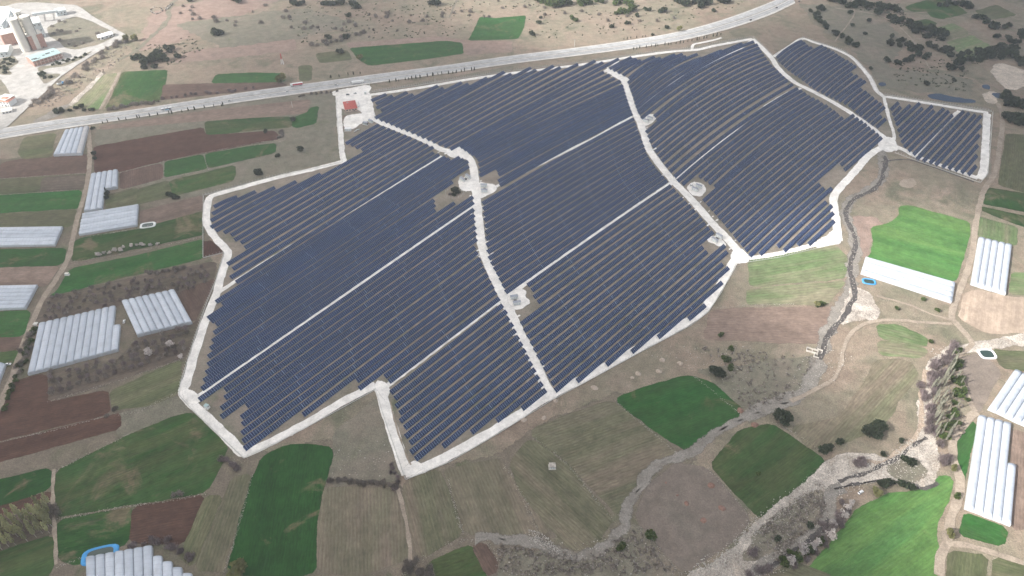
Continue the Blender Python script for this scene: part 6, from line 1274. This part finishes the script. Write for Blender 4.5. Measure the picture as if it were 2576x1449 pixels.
CLOUD_SPOTS = [((100, 110), 170, .85), ((260, 50), 130, .8), ((-60, 260), 130, .85), ((-60, 0), 200, .85), ((480, 20), 150, .5), ((700, 20), 130, .3), ((330, 230), 90, .4),
        ((1480, 0), 150, 1.3), ((1700, 0), 130, 1.0), ((1300, 0), 120, .8), ((1430, 85), 80, .7), ((1100, 0), 120, .4), ((1600, 70), 90, .5), ((2000, 0), 120, .4),
        ((2280, 770), 100, 1.3), ((2480, 800), 100, 1.3), ((2120, 730), 75, 1.0), ((2000, 680), 60, .7), ((2060, 600), 55, .7), ((2400, 620), 70, .6), ((2560, 640), 70, .7), ((2560, 980), 70, .8), ((2300, 900), 70, .5), ((2480, 1200), 70, .6), ((2400, 1420), 60, .6), ((2560, 1380), 70, .7), ((2150, 450), 60, .4),
        ((300, 1200), 230, -.25), ((700, 1350), 160, -.2), ((1300, 1300), 150, -.15)]  # negative weights: extra cloud thickness added to darken the lower fields
GW = [(at(*p), r, w) for p, r, w in CLOUD_SPOTS]
def cover(x, y):
    gx, gy = x - shift.x, y - shift.y
    d = 1.0 + .22 * mnoise.noise(Vector((gx * .004, gy * .004, 2.0))) + .12 * mnoise.noise(Vector((gx * .013, gy * .013, 5.0)))
    for p, r, w in GW:
        q = ((gx - p.x) ** 2 + (gy - p.y) ** 2) / (r * r)
        if q < 9: d -= w * math.exp(-q)
    return max(0.0, min(1.35, d))
NX, NY, CELL = 176, 150, 26.0
X0, Y0 = shift.x - 2250, shift.y - 900
def grid_axis(n, c0): return [c0 + i * CELL for i in range(n)]
cv, cf, cd_, cidx = [], [], [], {}
dens = {}
for j in range(NY):
    for i in range(NX):
        dens[i, j] = cover(X0 + i * CELL, Y0 + j * CELL) * min(1, min(i, NX - 1 - i, j, NY - 1 - j) / 6)
def cvert(i, j, s):
    k = (i, j, s)
    if k not in cidx:
        x, y = X0 + i * CELL, Y0 + j * CELL; d = dens[i, j]
        h = d * (26 + 22 * mnoise.noise(Vector((x * .012, y * .012, 8.0))) + 10 * mnoise.noise(Vector((x * .04, y * .04, 4.0)))) + .5
        cidx[k] = len(cv); cv.append((x, y, CLZ + s * h * (1.0 if s > 0 else .35))); cd_.append(CLOUD_A * d)
    return cidx[k]
CLOUD_A = .80
for j in range(NY - 1):
    for i in range(NX - 1):
        if max(dens[i, j], dens[i + 1, j], dens[i, j + 1], dens[i + 1, j + 1]) < .03: continue
        a = [(i, j), (i + 1, j), (i + 1, j + 1), (i, j + 1)]
        cf.append([cvert(*q, 1) for q in a]); cf.append([cvert(*q, -1) for q in reversed(a)])
me = bpy.data.meshes.new('clouds'); me.from_pydata(cv, [], cf); me.materials.append(M_CLOUD)
atr = me.attributes.new('thickness', 'FLOAT', 'POINT'); atr.data.foreach_set('value', cd_); me.update()
tag(link('clouds', me), 'layer of broken white cloud high over the valley', kind='stuff')
# ------------------------------------------------------------------ the air itself
hz = MB(); 
M_HAZE = bpy.data.materials.new('thin_haze'); M_HAZE.use_nodes = True; nt = M_HAZE.node_tree
nt.nodes.remove(nt.nodes['Principled BSDF'])
pv = nt.nodes.new('ShaderNodeVolumePrincipled'); pv.inputs['Color'].default_value = (.88, .92, 1, 1); pv.inputs['Density'].default_value = .00015; pv.inputs['Anisotropy'].default_value = .35
nt.links.new(pv.outputs[0], nt.nodes['Material Output'].inputs['Volume'])
hz.box((0, 0, 216), (18200, 18200, 434), M_HAZE)
o = hz.build('haze'); tag(o, 'thin pale haze over the valley', kind='stuff')
